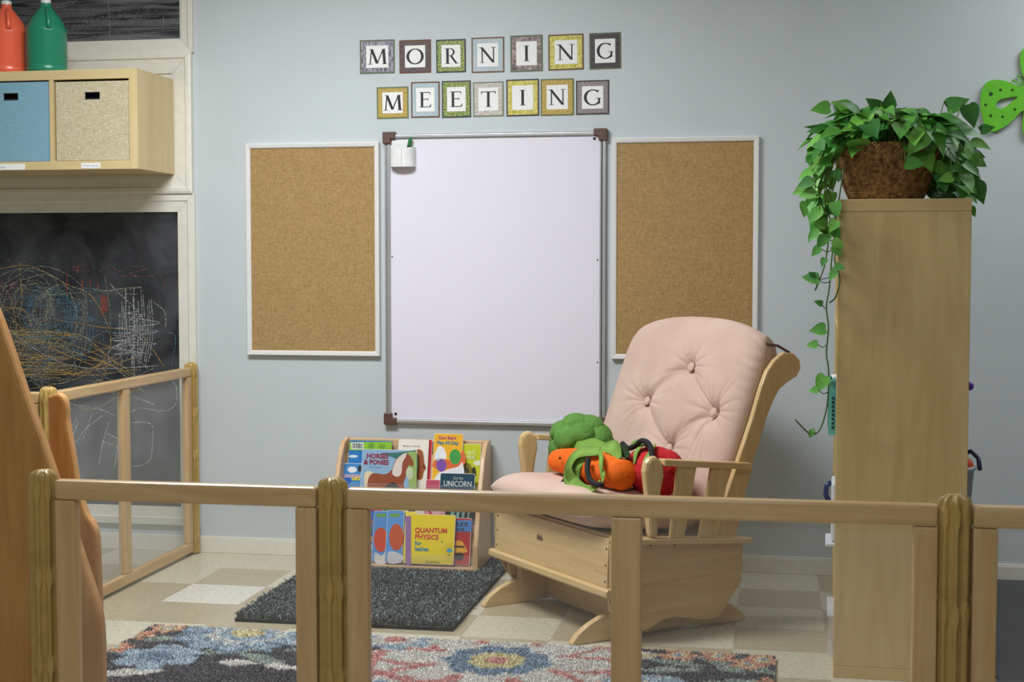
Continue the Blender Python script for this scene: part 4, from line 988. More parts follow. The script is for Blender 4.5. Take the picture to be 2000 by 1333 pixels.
def carrot(u, v):
    a = u*2*PI; L = .49; y = -.22+L*v
    prof = (.040+.043*v)*(min(1, (v/.07))**.5) if v < .62 else .0667-(v-.62)*.03
    if v > .93: prof *= math.sqrt(max(.002, 1-((v-.93)/.07)**2))
    w_ = 1+.028*math.sin(y*190+1.2*math.sin(a*2+y*30))+.03*noise.noise(Vector((math.cos(a)*2, math.sin(a)*2, y*26)))
    r = prof*w_
    return Vector((.02*math.sin(v*3), y, .06+.012*math.sin(v*PI))) + Vector((math.cos(a), 0, math.sin(a)*.92))*r
mb = MB(); mb.grid(carrot, 80, 160, wrapu=True); obj('body', mb, ORANGE, ct, world=False, smooth=True)
LEAFC = cloth('felt_leaf', (126, 164, 74)); LEAFD = cloth('felt_dark', (44, 62, 34))
def band(y0, y1, R, bulge, a0, a1, zc=.062, flare=0):
    def fn(u, v):
        a = a0+(a1-a0)*u; y = y0+(y1-y0)*v+.012*math.sin(a*3)
        r = R+bulge*math.sin(v*PI)+flare*v+.0018*math.sin(a*9)
        return Vector((.02+math.cos(a)*r, y+.04*math.cos(a-PI*.5)*0, zc+math.sin(a)*r*.95))
    return fn
mb = MB(); mb.grid(band(.03, .10, .071, .006, -PI*.55, PI*.95), 60, 10); mb.grid(band(.03, .10, .067, .006, -PI*.55, PI*.95), 60, 10)
obj('leaf_collar', mb, LEAFC, ct, world=False, smooth=True)
def curled(mb, pts, wd, th=.003):
    P_ = spl([Vector(p) for p in pts], 5); n = len(P_); v = []
    for i, p in enumerate(P_):
        t = (P_[min(i+1, n-1)]-P_[max(i-1, 0)]).normalized(); s = t.cross(Vector((.8, 0, .6))).normalized()
        ww = wd*(.35+.65*math.sin(PI*min(1, .12+i/(n-1)*.86)))
        v += [p+s*ww, p-s*ww, p-s*ww+Vector((0, 0, -th)), p+s*ww+Vector((0, 0, -th))]
    f = [(4*i+k, 4*i+(k+1) % 4, 4*i+4+(k+1) % 4, 4*i+4+k) for i in range(n-1) for k in range(4)]
    mb.add(v, f); return mb
mb = MB()
curled(mb, [(.055, .17, .140), (.085, .09, .128), (.104, .055, .085), (.105, .06, .035), (.102, .11, .008), (.106, .18, .008), (.10, .235, .035)], .028)
curled(mb, [(.05, .16, .142), (.07, .205, .125), (.09, .235, .10), (.096, .25, .06)], .010)
curled(mb, [(.085, .235, .085), (.097, .262, .07), (.1, .25, .04), (.098, .235, .05)], .008)
curled(mb, [(.0, .10, .14), (.0, .17, .15), (.01, .23, .12)], .026)
obj('leaf', mb, LEAFC, ct, world=False, smooth=True)
mb = MB(); curled(mb, [(-.01, .14, .135), (-.02, .19, .142), (-.02, .24, .125)], .02); obj('leaf', mb, LEAFD, ct, world=False, smooth=True, label='dark green leaf')
st = MB()
for k in range(4):
    a = .2+k*.42; st.tube([(.02+math.cos(a)*.0785, .04+.008*q+.0, .062+math.sin(a)*.0745+.0*q) for q in range(7)], .0011, 5)
obj('stitching', st, LEAFD, ct, world=False)
obj('limb', limb(MB(), [(.090, .155, .112), (.106, .175, .08), (.112, .20, .05), (.108, .235, .036), (.10, .26, .04)], .0095), BLACK, ct, world=False, smooth=True)
obj('limb', limb(MB(), [(.085, .01, .034), (.100, .0, .008), (.11, -.02, -.002), (.12, -.045, -.002)], .0085), BLACK, ct, world=False, smooth=True)
ey = MB()
for (yy, zz) in ((-.04, .092),): ey.lathe([(max(.0004, .0045*math.sin(a)), -.0045*math.cos(a)) for a in np.linspace(0, PI, 8)], (.085, yy, zz), 12)
obj('eye', ey, BLACK, ct, world=False, smooth=True)
REDC = cloth('tomato_red', (196, 40, 46))
tm = chair_thing('tomato_plush', 'red stuffed tomato with green leaves beside the glider armrest', 'stuffed toy', .0, .26, .470)
seeds = [(math.cos(a), math.sin(a), .2) for a in np.linspace(0, 2*PI, 7)[:-1]]+[(0, 0, -1)]
obj('body', lobed((-.01, .01, .082), .093, seeds, .10, (1, 1.12, .92), .9, 100, 60), REDC, tm, world=False, smooth=True)
mb = MB(); curled(mb, [(.0, -.01, .172), (.03, .0, .178), (.07, .015, .155), (.088, .03, .12)], .013); curled(mb, [(.0, .02, .175), (.05, .07, .16), (.085, .09, .12), (.09, .10, .06), (.085, .10, .02)], .017); curled(mb, [(-.0, .0, .172), (.01, -.05, .18), (.02, -.09, .17)], .011)
obj('leaf', mb, LEAFC, tm, world=False, smooth=True)
obj('limb', limb(MB(), [(.03, -.13, .165), (.04, -.08, .155), (.045, -.03, .168), (.05, .02, .192), (.055, .07, .185), (.07, .11, .15), (.085, .125, .115)], .0095), BLACK, tm, world=False, smooth=True)
obj('limb', limb(MB(), [(.085, -.02, .125), (.1, .0, .12), (.1, .03, .10)], .006), BLACK, tm, world=False, smooth=True)
sk = chair_thing('white_sock_toy', 'small white and grey plush part lying by the red tomato toy', 'stuffed toy', .09, .21, .480)
obj('body', lobed((.02, -.02, .036), .040, [(0, 1, 0), (0, -1, .2), (1, 0, 0)], .1, (1.1, 1.9, .95), .9, 50, 30), cloth('white_felt', (205, 203, 200)), sk, world=False, smooth=True)

# ------------------------------------------------------------------ rugs
def shag(name, x0, x1, y0, y1, rot, colfn, n, ln, wd, slab_c, h=.012, keep=None):
    """slab with real pile: every tuft a small leaning blade"""
    cx, cy = (x0+x1)/2, (y0+y1)/2
    nx, ny = 160, 120
    gx, gy = np.meshgrid(np.linspace(x0, x1, nx), np.linspace(y0, y1, ny)); gz = h+rng.uniform(-.0015, .0015, gx.shape)
    V0 = np.stack([gx.ravel(), gy.ravel(), gz.ravel()], 1)
    i = np.arange((ny-1)*nx).reshape(ny-1, nx)[:, :-1].ravel()
    Q = np.stack([i, i+1, i+nx+1, i+nx], 1)
    # skirt
    S = np.array([[x0, y0, .001], [x1, y0, .001], [x1, y1, .001], [x0, y1, .001], [x0, y0, h], [x1, y0, h], [x1, y1, h], [x0, y1, h]])
    SQ = np.array([[0, 1, 5, 4], [1, 2, 6, 5], [2, 3, 7, 6], [3, 0, 4, 7], [3, 2, 1, 0]])+len(V0)
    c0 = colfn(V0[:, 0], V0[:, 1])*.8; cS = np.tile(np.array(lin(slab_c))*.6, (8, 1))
    bx = rng.uniform(x0+.004, x1-.004, n); by = rng.uniform(y0+.004, y1-.004, n)
    if keep is not None:
        k_ = keep(bx, by); bx, by = bx[k_], by[k_]; n = len(bx)
    an = rng.uniform(0, 2*PI, n); la = rng.uniform(0, 2*PI, n)+1.2*np.sin(bx*17)+1.2*np.cos(by*19); lk = rng.uniform(.25, 1.0, n)*ln; hh = rng.uniform(.55, 1, n)*ln
    w2 = wd*rng.uniform(.6, 1.2, n)
    px, py = np.cos(an)*w2, np.sin(an)*w2; lx, ly = np.cos(la)*lk*.8, np.sin(la)*lk*.8
    B = []
    z0 = np.full(n, h-.003)
    B.append(np.stack([bx-px, by-py, z0], 1)); B.append(np.stack([bx+px, by+py, z0], 1))
    B.append(np.stack([bx+px*.9+lx*.45, by+py*.9+ly*.45, z0+hh*.7], 1)); B.append(np.stack([bx-px*.9+lx*.45, by-py*.9+ly*.45, z0+hh*.7], 1))
    B.append(np.stack([bx+px*.4+lx, by+py*.4+ly, z0+hh], 1)); B.append(np.stack([bx-px*.4+lx, by-py*.4+ly, z0+hh], 1))
    VB = np.stack(B, 1).reshape(-1, 3); o = len(V0)+8+np.arange(n)*6
    QB = np.concatenate([np.stack([o, o+1, o+2, o+3], 1), np.stack([o+3, o+2, o+4, o+5], 1)])
    cb_ = colfn(bx, by)*rng.uniform(.75, 1.2, (n, 1)); cB = np.repeat(cb_, 6, axis=0)
    V = np.concatenate([V0, S, VB]); V[:, 0] -= cx; V[:, 1] -= cy; FQ = np.concatenate([Q, SQ, QB]); C = np.concatenate([c0, cS, cB])
    me = bpy.data.meshes.new(name); me.vertices.add(len(V)); me.vertices.foreach_set('co', V.astype(np.float32).ravel())
    me.loops.add(len(FQ)*4); me.loops.foreach_set('vertex_index', FQ.astype(np.int32).ravel())
    me.polygons.add(len(FQ)); me.polygons.foreach_set('loop_start', (np.arange(len(FQ))*4).astype(np.int32))
    me.update(calc_edges=True); me.validate()
    ca = me.color_attributes.new('Col', 'FLOAT_COLOR', 'POINT'); ca.data.foreach_set('color', np.concatenate([np.clip(C, 0, 1), np.ones((len(C), 1))], 1).astype(np.float32).ravel())
    o_ = bpy.data.objects.new(name, me); COL.objects.link(o_); o_.location = (cx, cy, 0); o_.rotation_euler.z = rot; me.materials.append(attr_mat('pile', .9, .15)); return o_
def grey(x, y):
    c = np.tile(np.array(lin((96, 102, 106))), (len(x), 1)); k = rng.uniform(0, 1, (len(x), 1)); c = np.where(k > .82, np.array(lin((160, 168, 172))), c); c = np.where(k < .25, np.array(lin((48, 54, 56))), c); return c
gr = shag('shag_rug', -1.875, -1.085, -1.17, -.05, 0, grey, 80000, .026, .0030, (52, 56, 60), keep=lambda x, y: ~((x < -1.17) & (y > -.315)))
tag(gr, 'dark grey shaggy rug under the front of the bookcase', 'rug')
CH, IV, BL, LB, PK, YE, SG, OR_ = [np.array(lin(c)) for c in ((100, 97, 106), (226, 223, 218), (146, 166, 186), (184, 200, 212), (218, 164, 160), (226, 216, 176), (172, 184, 176), (226, 178, 154))]
def floral(x, y):
    y = y+.055
    wob = lambda s, p: .010*np.sin(x*s+p)*np.cos(y*s*1.1+p*2)
    x = x+wob(45, 1)+wob(90, 2)*.5; y = y+wob(50, 3)+wob(80, 5)*.5
    c = np.tile(CH, (len(x), 1))
    def put(m, k): c[m] = k
    def flower(cx, cy, R, n, cols, ph=0, deep=.35):
        dx, dy = x-cx, y-cy; r = np.hypot(dx, dy); a = np.arctan2(dy, dx)+ph
        e = R*(1-deep+deep*np.abs(np.cos(a*n/2))**.7)
        for frac, k in cols:
            if frac > .3: put(r < e*frac, k)
            else: put(r < R*frac, k)
    def leafs(cx, cy, L, wd, ang, k, vein=None):
        dx, dy = x-cx, y-cy; u = dx*np.cos(ang)+dy*np.sin(ang); v = -dx*np.sin(ang)+dy*np.cos(ang)
        t = u/L; m = (np.abs(t) < 1) & (np.abs(v) < wd*(1-t*t)); put(m, k)
        if vein is not None: put(m & (np.abs(v) < wd*.35*(1-t*t)), vein)
    random.seed(5)
    for (cx, cy, L, w_, a) in ((-2.0, -1.45, .09, .035, .3), (-1.95, -1.38, .06, .03, 1.3), (-1.88, -1.42, .09, .03, -.3), (-1.72, -1.55, .12, .04, .4), (-1.6, -1.62, .12, .035, -.5), (-1.5, -1.45, .1, .03, .9), (-1.42, -1.35, .09, .02, 1.2),
                              (-.30, -1.42, .10, .03, -.2), (-.2, -1.36, .07, .03, 2.6), (-.14, -1.44, .08, .04, -.9), (-.32, -1.5, .12, .03, .2), (-.05, -1.45, .08, .03, -.5), (-.12, -1.6, .1, .03, .3), (-1.3, -1.6, .1, .03, .6), (-2.05, -1.62, .08, .03, .1)): leafs(cx, cy, L, w_, a, SG)
    for (cx, cy, L, w_, a) in ((-1.66, -1.68, .09, .028, .1), (-1.5, -1.70, .08, .025, -.3), (-1.2, -1.40, .10, .03, .1), (-1.2, -1.5, .12, .03, -.25), (-1.95, -1.85, .12, .04, .4), (-1.33, -1.78, .1, .03, .9), (-.45, -1.36, .1, .05, .2), (-.5, -1.5, .12, .03, -.2), (-.42, -1.62, .1, .03, .4)): leafs(cx, cy, L, w_, a, IV, YE if random.random() < .4 else None)
    def petals(cx, cy, R, n, ph, edge, fill, wide=.36):
        for k in range(n):
            a = ph+2*PI*k/n; px, py = cx+R*.62*np.cos(a), cy+R*.62*np.sin(a)
            dx, dy = x-px, y-py; u = dx*np.cos(a)+dy*np.sin(a); v = -dx*np.sin(a)+dy*np.cos(a)
            wd = R*wide*(1+.25*(u/R)); q = (u/(R*.42))**2+(v/wd)**2
            put(q < 1, edge); put(q < .55, fill)
    petals(-.86, -1.50, .42, 8, .39, PK, IV, .27)
    petals(-.86, -1.50, .40, 8, .0, PK, IV, .25)
    put(np.hypot(x+.86, y+1.5) < .2, IV)
    flower(-.86, -1.50, .42, 9, [(.42, BL)], .2, .2); flower(-.86, -1.50, .42, 9, [(.22, YE), (.07, PK)], .2)
    petals(-1.754, -1.33, .24, 11, .2, BL, LB, .26)
    flower(-1.754, -1.33, .24, 12, [(.6, IV), (.46, LB), (.24, YE)], .1, .25)
    flower(-1.93, -1.66, .15, 6, [(1, LB), (.45, BL)], .3)
    flower(-1.45, -1.38, .13, 9, [(1, IV), (.6, LB)], .0)
    flower(-1.247, -1.31, .14, 7, [(1, LB), (.6, IV), (.28, PK)], .4)
    flower(-1.16, -1.82, .13, 8, [(1, PK), (.6, IV), (.28, BL)], .0)
    flower(-.36, -1.72, .16, 8, [(1, LB), (.55, IV)], .5)
    flower(-.10, -1.74, .15, 8, [(1, BL), (.6, LB), (.28, IV)], .5)
    for cx, cy in ((-2.05, -1.32), (-2.115, -1.43), (-2.12, -1.58), (-.306, -1.325), (-.181, -1.315), (-.081, -1.385), (-.04, -1.33), (.0, -1.6)):
        flower(cx, cy, .068, 6, [(1, OR_), (.5, YE), (.25, LB)], cx*7, .45)
    # towards the viewer the pattern goes on beyond the frame
    for k in range(16):
        cx, cy = -2.0+.27*(k % 8), -2.05-.35*(k//8); flower(cx, cy, .13, 8, [(1, [PK, LB, BL, OR_][k % 4]), (.6, IV), (.28, YE)], k)
    c *= (1+.06*np.sin(x*300)[:, None])
    return c
fr = shag('floral_rug', -2.125, .002, -2.75, -1.325, -.012, floral, 230000, .012, .0024, (60, 58, 66), .011)
tag(fr, 'large floral rug in charcoal, pink, blue and cream behind the divider', 'rug')
# ------------------------------------------------------------------ foam mat
mp2 = []
x = .675; y = -3.0
pts = [(3.3, -3.0), (3.3, -.02), (x, -.02)]
yy = -.02
while yy > -3.0+.1:
    pts += [(x, yy-.03), (x-.012, yy-.034), (x-.014, yy-.055), (x, yy-.06), (x, yy-.09)]; yy -= .09
pts += [(x, -3.0)]
mb = MB(); mb.prism(pts, lambda p, q, d: (p, q, d), .0005, .012)
fm = obj('foam_mat', mb, mat('dark_foam', (46, 48, 58), .75, bump=.4, bscale=300)); tag(fm, 'dark charcoal interlocking foam floor mat right of the tall shelf', 'floor mat'); recentre(fm, (1.9, -1.5, 0))

# ------------------------------------------------------------------ book display and books
BZ = .014
bc = thing('book_display', 'small maple book display rack full of board books on the grey rug', 'bookcase', (-1.49, -.02, BZ))
BXL, BXR = -1.808, -1.175
PBC = lambda a: wood('book_maple', (222, 186, 146), (206, 166, 122), a, rough=.3)
sp_ = [(-.02, BZ), (-.296, BZ), (-.302, BZ+.006), (-.302, .125), (-.245, .275), (-.150, .465), (-.105, .515), (-.06, .528), (-.02, .528)]
for a, b in ((BXL, BXL+.02), (BXR-.02, BXR)):
    mb = MB(); mb.prism(sp_[::-1], lambda p, q, d: (d, p, q), a, b); obj('side_panel', mb, PBC('z'), bc, bevel=.006)
iL, iR = BXL+.0205, BXR-.0205
obj('back_panel', MB().box(iL, iR, -.052, -.03, .3, .525), PBC('x'), bc, bevel=.004)
obj('base_shelf', MB().box(iL, iR, -.296, -.03, BZ, BZ+.02), PBC('x'), bc, bevel=.003)
# three leaning display tiers: (y at foot, z at foot)
TIERS = {1: (-.160, .308), 2: (-.205, .172), 3: (-.280, BZ+.021)}
LEAN = math.radians(14)
dv = Vector((0, math.sin(LEAN), math.cos(LEAN))); dn = Vector((0, -math.cos(LEAN), math.sin(LEAN)))
for k, (ty, tz) in TIERS.items():
    h = {1: .16, 2: .16, 3: .16}[k]
    mb = MB(); P0 = Vector((0, ty+.054, tz)); 
    A_ = [P0+dn*0, P0+dn*.006, P0+dv*h+dn*.006, P0+dv*h]
    mb.prism([(q.y, q.z) for q in A_], lambda p, q, d: (d, p, q), iL, iR); obj('leaning_panel', mb, PBC('x'), bc)
    if k < 3: obj('ledge', MB().box(iL, iR, ty-.004, ty+.048, tz-.010, tz-.001), PBC('x'), bc, bevel=.002)
    lip = MB().box(iL, iR, ty-.017, ty-.0145, tz-.01, tz+(.045 if k < 3 else .05)); obj('clear_lip', lip, pane_mat('clear_acrylic%d' % k, .06), bc)
def book(tier, px0, px1, pytop, layer, cover, label, art=None, pages=(236, 232, 222), thick=.011, dip=0, cat='book'):
    ty, tz = TIERS[tier]; foot = Vector((0, ty+.042-layer*.0150, tz+.0005+.002*layer))
    front = foot+dn*thick
    def onp(px, py):
        d = Vector(ray(px, py)); c = Vector(CAM); t = (front-c).dot(dn)/d.dot(dn); q = c+d*t
        return q.x, (q-front).dot(dv)
    x0, _ = onp(px0, pytop); x1, h = onp(px1, pytop); 
    w_ = x1-x0
    t = thing('board_book', label, cat, (x0+w_/2, foot.y, foot.z), group='board books in the display rack')
    t.rotation_euler = (-LEAN, 0, 0)
    hw = w_/2
    # local frame: x right, y = -normal, z up the cover
    def rr(x0_, x1_, z0_, z1_, r, y0_, y1_, mb):
        pts = []
        for (cx, cz, a0) in ((x1_-r, z1_-r, 0), (x0_+r, z1_-r, 90), (x0_+r, z0_+r, 180), (x1_-r, z0_+r, 270)):
            for k in range(5): a = math.radians(a0+k*22.5); pts.append((cx+r*math.cos(a), cz+r*math.sin(a)))
        mb.prism(pts, lambda p, q, d: (p, d, q), y0_, y1_); return mb
    obj('pages', rr(-hw, hw, 0, h, .006, -thick+.0008, -.001, MB()), mat('pages_%d_%d_%d' % pages, pages, .7), t, world=False)
    cm = mat('cover_%d_%d_%d' % cover, cover, .35, var=.02)
    obj('cover', rr(-hw+.0015, hw-.0015, .0015, h-.0015, .006, -thick, -thick+.0007, MB()), cm, t, world=False)
    obj('back_cover', rr(-hw+.0015, hw-.0015, .0015, h-.0015, .006, -.0009, 0, MB()), cm, t, world=False)
    if art:
        def L(px, py): a, b = onp(px, py); return (a-x0-hw, b)
        art(t, L, -thick-.0003, hw, h)
    return t
_ab = [0]
def blob(t, L, y, pts, c, name='picture', sm_=True, lay=None):
    _ab[0] += 1; P_ = [L(*p) for p in pts]
    if sm_: P_ = [tuple(p) for p in smooth_loop(P_, 4)]
    yy = y-.00004*(lay if lay is not None else _ab[0] % 20)
    mb = MB(); mb.prism(P_, lambda p, q, d: (p, d, q), yy-.0003, yy+.0001)
    return obj(name, mb, mat('art_%d_%d_%d' % c, c, .4, var=.03), t, world=False)
def ell(cx, cy, rx, ry, n=14): return [(cx+rx*math.cos(a), cy-ry*math.sin(a)) for a in np.linspace(0, 2*PI, n, endpoint=False)]
def words(t, L, y, px, py, s, pxh, c, bold=.0, xs=1, spacing=1, name='title'):
    a, b = L(px, py); _, b2 = L(px, py-pxh); size = (b2-b)/.72
    m = mat('ink_%d_%d_%d' % c, c, .5)
    return obj(name, text_mb(s, size, lambda p, q, d: (a+p*xs, y-.0011, b+q), bold=bold*size, spacing=spacing), m, t, world=False, fix=False)
# --- top tier, back layer
def art(t, L, y, hw, h):
    blob(t, L, y, [(682, 880), (683, 864), (765, 864), (765, 880)], (134, 190, 40), 'picture', False, 1)
    blob(t, L, y, ell(690, 892, 9, 3), (206, 224, 236), 'picture', True, 2)
    bar_ = MB(); 
    a0, b0 = L(686, 878); a1, b1 = L(710, 865)
    lb = blob(t, L, y, [(686, 878), (710, 878), (710, 865), (686, 865)], (240, 240, 240), 'barcode', False, 3)
    k = a0+.003
    while k < a1-.004:
        w_ = random.uniform(.0006, .002); bar_.box(k, k+w_, y-.0009, y-.0005, b0+.004, b1-.003); k += w_+random.uniform(.0006, .0016)
    obj('bars', bar_, INK, lb, world=False)
    blob(t, L, y, ell(725, 872, 6, 6), (104, 156, 40), 'picture', True, 2); blob(t, L, y, ell(746, 873, 8, 5), (110, 160, 44), 'picture', True, 2)
book(1, 682, 766, 862, 0, (40, 120, 190), 'board book with lime green top band and barcode at the rack left', art, pages=(150, 150, 140))
def art(t, L, y, hw, h):
    words(t, L, y, 787, 873, 'Bill Martin, Jr / Eric Carle', 3.2, (60, 60, 64), xs=.78)
    blob(t, L, y, [(812, 884), (818, 878), (826, 884), (829, 905), (832, 915), (828, 922), (824, 936), (814, 936), (810, 915)], (156, 84, 36), 'picture', True, 2)
    blob(t, L, y, ell(828, 912, 3, 3), (110, 52, 30), 'picture', True, 3)
book(1, 779, 838, 860, 0, (234, 228, 214), 'white board book with a brown bear, red edge behind it', art)
book(1, 790, 845, 859, -.55, (196, 40, 52), 'red board book edge showing behind the white bear book', None, thick=.006)
def art(t, L, y, hw, h):
    words(t, L, y, 912, 888, 'not', 9, (220, 228, 170), .02, .95); words(t, L, y, 910, 897, 'rkat', 9, (220, 228, 170), .02, .9)
    blob(t, L, y, [(905, 925), (906, 910), (912, 905), (920, 910), (922, 930), (905, 935)], (128, 110, 20), 'picture', True, 2); blob(t, L, y, [(906, 922), (908, 914), (914, 914), (916, 924)], (60, 52, 16), 'picture', True, 3)
    blob(t, L, y, [(922, 930), (922, 916), (928, 914), (930, 930)], (60, 46, 20), 'picture', True, 2); blob(t, L, y, ell(933, 905, 9, 5), (226, 230, 200), 'picture', True, 2)
book(1, 893, 940, 868, 0, (196, 204, 36), 'lime yellow board book at the right end of the top tier', art)
def art(t, L, y, hw, h):
    words(t, L, y, 856, 858, 'Care Bears', 6, (176, 60, 120), .02, .95); words(t, L, y, 853, 868, 'Play All Day', 6.5, (40, 130, 150), .03, .98)
    blob(t, L, y, [(849, 900), (850, 885), (858, 872), (868, 878), (872, 895), (860, 902)], (232, 232, 236), 'picture', True, 1)
    blob(t, L, y, [(849, 915), (849, 900), (860, 896), (890, 900), (905, 880), (905, 910)], (222, 104, 50), 'picture', True, 1)
    blob(t, L, y, ell(862, 910, 10, 12), (122, 76, 164), 'picture', True, 2)
    blob(t, L, y, ell(889, 893, 11, 15), (66, 156, 70), 'picture', True, 3)
    blob(t, L, y, [(849, 955), (853, 928), (875, 918), (895, 912), (904, 905), (904, 955)], (228, 226, 232), 'picture', True, 4)
book(1, 848, 905, 848, 1.0, (238, 178, 40), 'tall yellow Play All Day board book rising above the rack', art)
# front layer
def art(t, L, y, hw, h):
    blob(t, L, y, [(770, 885), (800, 882), (814, 883), (814, 925), (800, 930), (780, 900), (745, 886)], (58, 112, 104), 'picture', True, 1)
    blob(t, L, y, [(795, 884), (814, 882), (814, 960), (800, 960), (796, 920)], (150, 176, 100), 'picture', False, 2)
    blob(t, L, y, [(714, 955), (711, 932), (717, 921), (727, 924), (722, 940), (722, 958)], (224, 204, 172), 'picture', True, 3)
    blob(t, L, y, [(720, 958), (720, 935), (730, 925), (752, 927), (765, 918), (772, 900), (784, 890), (795, 886), (803, 894), (808, 905), (806, 912), (798, 910), (793, 930), (788, 945), (788, 960), (750, 958)], (146, 74, 44), 'horse_picture', True, 4)
    blob(t, L, y, [(766, 925), (772, 903), (782, 891), (793, 885), (793, 892), (786, 905), (784, 925), (776, 932)], (222, 206, 196), 'picture', True, 5)
    blob(t, L, y, [(752, 958), (758, 946), (772, 944), (778, 958)], (40, 40, 44), 'picture', True, 6)
    blob(t, L, y, ell(800, 925, 7, 12), (190, 200, 170), 'picture', True, 5)
    words(t, L, y, 716, 895, 'HORSES', 9, (140, 32, 62), .04, .98); words(t, L, y, 711, 907, '& PONIES', 9, (140, 32, 62), .04, .94)
    words(t, L, y, 722, 914, 'All Your Fingertips', 2.6, (60, 80, 130), 0, .8)
book(1, 708, 815, 880, 2.0, (140, 176, 206), 'wide Horses and Ponies board book with a chestnut horse', art)
def art(t, L, y, hw, h):
    blob(t, L, y, ell(688, 918, 9, 6), (232, 236, 240), 'picture', True, 1)
    blob(t, L, y, [(672, 927), (708, 927), (708, 934), (672, 934)], (180, 160, 190), 'picture', False, 1)
    blob(t, L, y, ell(679, 940, 7, 7), (30, 96, 190), 'picture', True, 2)
    words(t, L, y, 687, 938, "Let's", 8, (240, 216, 40), .05, .8)
    blob(t, L, y, ell(703, 916, 4, 6), (40, 40, 44), 'picture', True, 3)
book(1, 671, 709, 906, 1.0, (70, 140, 200), "blue Let's board book at the far left of the rack", art)
def art(t, L, y, hw, h):
    words(t, L, y, 866, 950, 'UNICORN', 11, (214, 216, 210), .01, .80); words(t, L, y, 885, 937, 'Uni the', 6, (200, 206, 200), 0, .8)
book(1, 860, 928, 926, 3.0, (24, 66, 88), 'dark teal Unicorn board book in front on the top tier', art)
book(1, 832, 866, 938, 2.0, (192, 78, 100), 'pink board book tucked left of the Unicorn book', None)
# --- middle tier
def art(t, L, y, hw, h):
    blob(t, L, y, [(716, 1010), (720, 995), (736, 992), (750, 1010)], (120, 168, 90), 'picture', True, 1)
    words(t, L, y, 716, 998, 'KA', 10, (220, 220, 214), .02)
book(2, 708, 776, 978, 0, (84, 134, 96), 'green board book in the middle tier, half hidden by the rail', art)
def art(t, L, y, hw, h):
    blob(t, L, y, ell(786, 1000, 8, 8), (196, 190, 70), 'picture', True, 1); blob(t, L, y, ell(804, 1002, 8, 8), (84, 44, 34), 'picture', True, 1)
    words(t, L, y, 806, 996, 'THE', 8, (214, 190, 60), .03)
book(2, 778, 832, 978, 0, (222, 216, 206), 'white and brown board book at the centre of the middle tier', art)
def art(t, L, y, hw, h):
    blob(t, L, y, ell(850, 998, 13, 9), (222, 168, 178), 'picture', True, 1); blob(t, L, y, [(832, 990), (837, 990), (845, 1006), (840, 1006)], (190, 40, 60), 'picture', False, 2)
book(2, 828, 870, 985, 1.0, (206, 150, 160), 'pink board book with a red stripe in the middle tier', art)
def art(t, L, y, hw, h):
    for k in range(4): blob(t, L, y, [(880+k*11, 1011), (882+k*11, 998), (888+k*10, 994), (886+k*10, 1011)], (120, 164, 158), 'picture', True, 1+k % 2)
book(2, 868, 942, 980, 0, (52, 50, 52), 'dark board book with teal animal legs in the middle tier', art)
# --- bottom tier
def art(t, L, y, hw, h):
    for k, c in enumerate(((60, 140, 214), (140, 84, 60), (50, 110, 90), (214, 160, 40), (180, 196, 206), (190, 50, 50))):
        blob(t, L, y, [(716, 1010+k*16), (727, 1010+k*16), (727, 1000+k*16), (716, 1000+k*16)], c, 'sound_button', False, 2)
    blob(t, L, y, [(713, 994), (745, 994), (745, 998), (713, 998)], (190, 50, 60), 'picture', False, 1)
book(3, 713, 748, 993, 0, (36, 84, 170), 'blue sound book with square picture buttons at bottom left', art)
def art(t, L, y, hw, h):
    blob(t, L, y, ell(744, 1055, 14, 24), (204, 70, 40), 'picture', True, 1); blob(t, L, y, [(733, 1100), (733, 1080), (745, 1086), (757, 1076), (757, 1100)], (214, 210, 206), 'picture', True, 2)
    blob(t, L, y, [(736, 1010), (754, 1010), (754, 1004), (736, 1004)], (110, 160, 60), 'picture', False, 1)
book(3, 731, 762, 999, 1.0, (82, 142, 206), 'blue board book with one red shape, left of its twin', art)
def art(t, L, y, hw, h):
    blob(t, L, y, ell(774, 1050, 14, 26), (196, 84, 44), 'picture', True, 1); blob(t, L, y, [(758, 1100), (758, 1080), (770, 1078), (788, 1088), (780, 1100)], (206, 206, 210), 'picture', True, 2)
    blob(t, L, y, [(762, 1010), (780, 1010), (780, 1004), (762, 1004)], (110, 160, 60), 'picture', False, 1)
book(3, 757, 790, 998, 2.0, (92, 150, 214), 'blue board book with orange shape directly left of the yellow books', art)
def art(t, L, y, hw, h):
    blob(t, L, y, ell(789, 1012, 6, 10), (90, 130, 180), 'picture', True, 1); blob(t, L, y, ell(792, 1092, 8, 10), (80, 140, 170), 'picture', True, 1); blob(t, L, y, ell(792, 1052, 6, 10), (210, 90, 50), 'picture', True, 1)
book(3, 775, 815, 1000, 1.0, (228, 208, 52), 'yellow board book peeking out behind the Quantum Physics book', art)
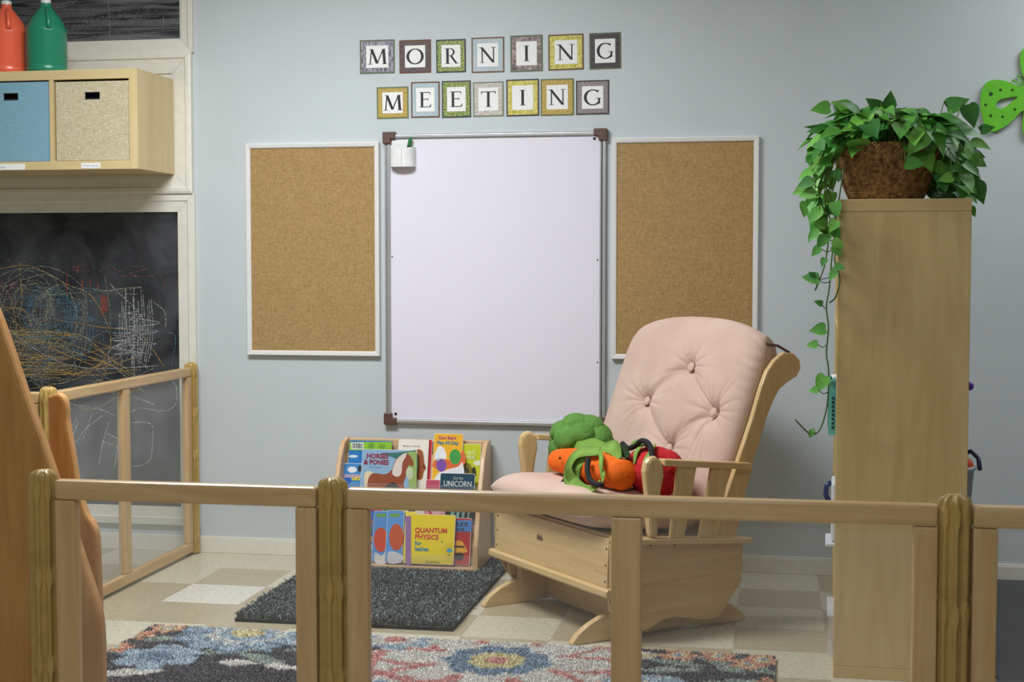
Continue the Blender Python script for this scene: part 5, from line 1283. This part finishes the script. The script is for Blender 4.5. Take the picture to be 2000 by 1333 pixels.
def art(t, L, y, hw, h):
    blob(t, L, y, [(792, 1108), (792, 1009), (803, 1009), (803, 1108)], (150, 108, 160), 'spine_band', False, 1)
    words(t, L, y, 810, 1040, 'QUANTUM', 9.5, (204, 60, 44), .03, .98); words(t, L, y, 810, 1053, 'PHYSICS', 9.5, (204, 60, 44), .03, .98)
    words(t, L, y, 810, 1065, 'for', 8, (50, 140, 160), .03); words(t, L, y, 810, 1076, 'babies', 8, (50, 140, 160), .03); words(t, L, y, 831, 1100, 'Chris Ferrie', 4.2, (50, 50, 40), .01, 1, name='author')
    rg = MB(); cx, cz = L(880, 1076)
    for R_ in (.014, .022, .031):
        for k in range(40):
            a, b = [2*PI*(k+q)/40 for q in (0, 1)]
            P_ = [(cx+math.cos(t_)*r, cz+math.sin(t_)*r) for t_, r in ((a, R_), (b, R_), (b, R_+.0007), (a, R_+.0007))]
            if max(p[0] for p in P_) > hw-.003: continue
            rg.add([(p, y-.0005, q) for p, q in P_], [(0, 1, 2, 3)])
    obj('orbit_rings', rg, mat('ring_ink', (120, 120, 60), .6), t, world=False, fix=False)
    blob(t, L, y, ell(878, 1076, 6, 4), (70, 160, 190), 'picture', True, 4); blob(t, L, y, ell(863, 1059, 1.6, 1.6), (60, 140, 90), 'picture', True, 4); blob(t, L, y, ell(876, 1085, 1.6, 1.6), (60, 140, 90), 'picture', True, 4)
book(3, 792, 890, 1007, 2.6, (234, 208, 34), 'bright yellow Quantum Physics for babies book on the bottom tier', art)
def art(t, L, y, hw, h):
    blob(t, L, y, [(870, 1039), (870, 1017), (921, 1017), (921, 1039)], (66, 128, 196), 'title_band', False, 1)
    words(t, L, y, 882, 1028, 'TRUCK', 8, (20, 24, 30), .03, .92); words(t, L, y, 882, 1037, 'BOOK', 6, (20, 24, 40), .03, 1.1)
    blob(t, L, y, [(888, 1075), (890, 1058), (902, 1058), (907, 1066), (912, 1075), (911, 1080), (888, 1080)], (226, 160, 40), 'truck_picture', True, 2)
    blob(t, L, y, [(888, 1070), (888, 1066), (906, 1067), (908, 1071)], (30, 26, 26), 'picture', False, 4); blob(t, L, y, ell(897, 1088, 9, 8), (30, 26, 26), 'picture', True, 3)
book(3, 866, 921, 1013, 1.0, (176, 34, 38), 'red Truck Book with blue title band at bottom right', art, thick=.012)

# ------------------------------------------------------------------ ceiling fixtures that carry the lamps, the rear one added to brighten camera-facing sides
for i, (x, y, p, sx, sy) in enumerate(LAMPS):
    t = thing('ceiling_light', ['ceiling light panel above the chalkboard corner', 'ceiling light panel right of the tall shelf unit', 'added fill light panel behind the viewer'][i], 'ceiling light', (x, y, CEIL-.04))
    obj('housing', MB().box(-sx/2-.03, sx/2+.03, -sy/2-.03, sy/2+.03, 0, .038), WPL, t, world=False)
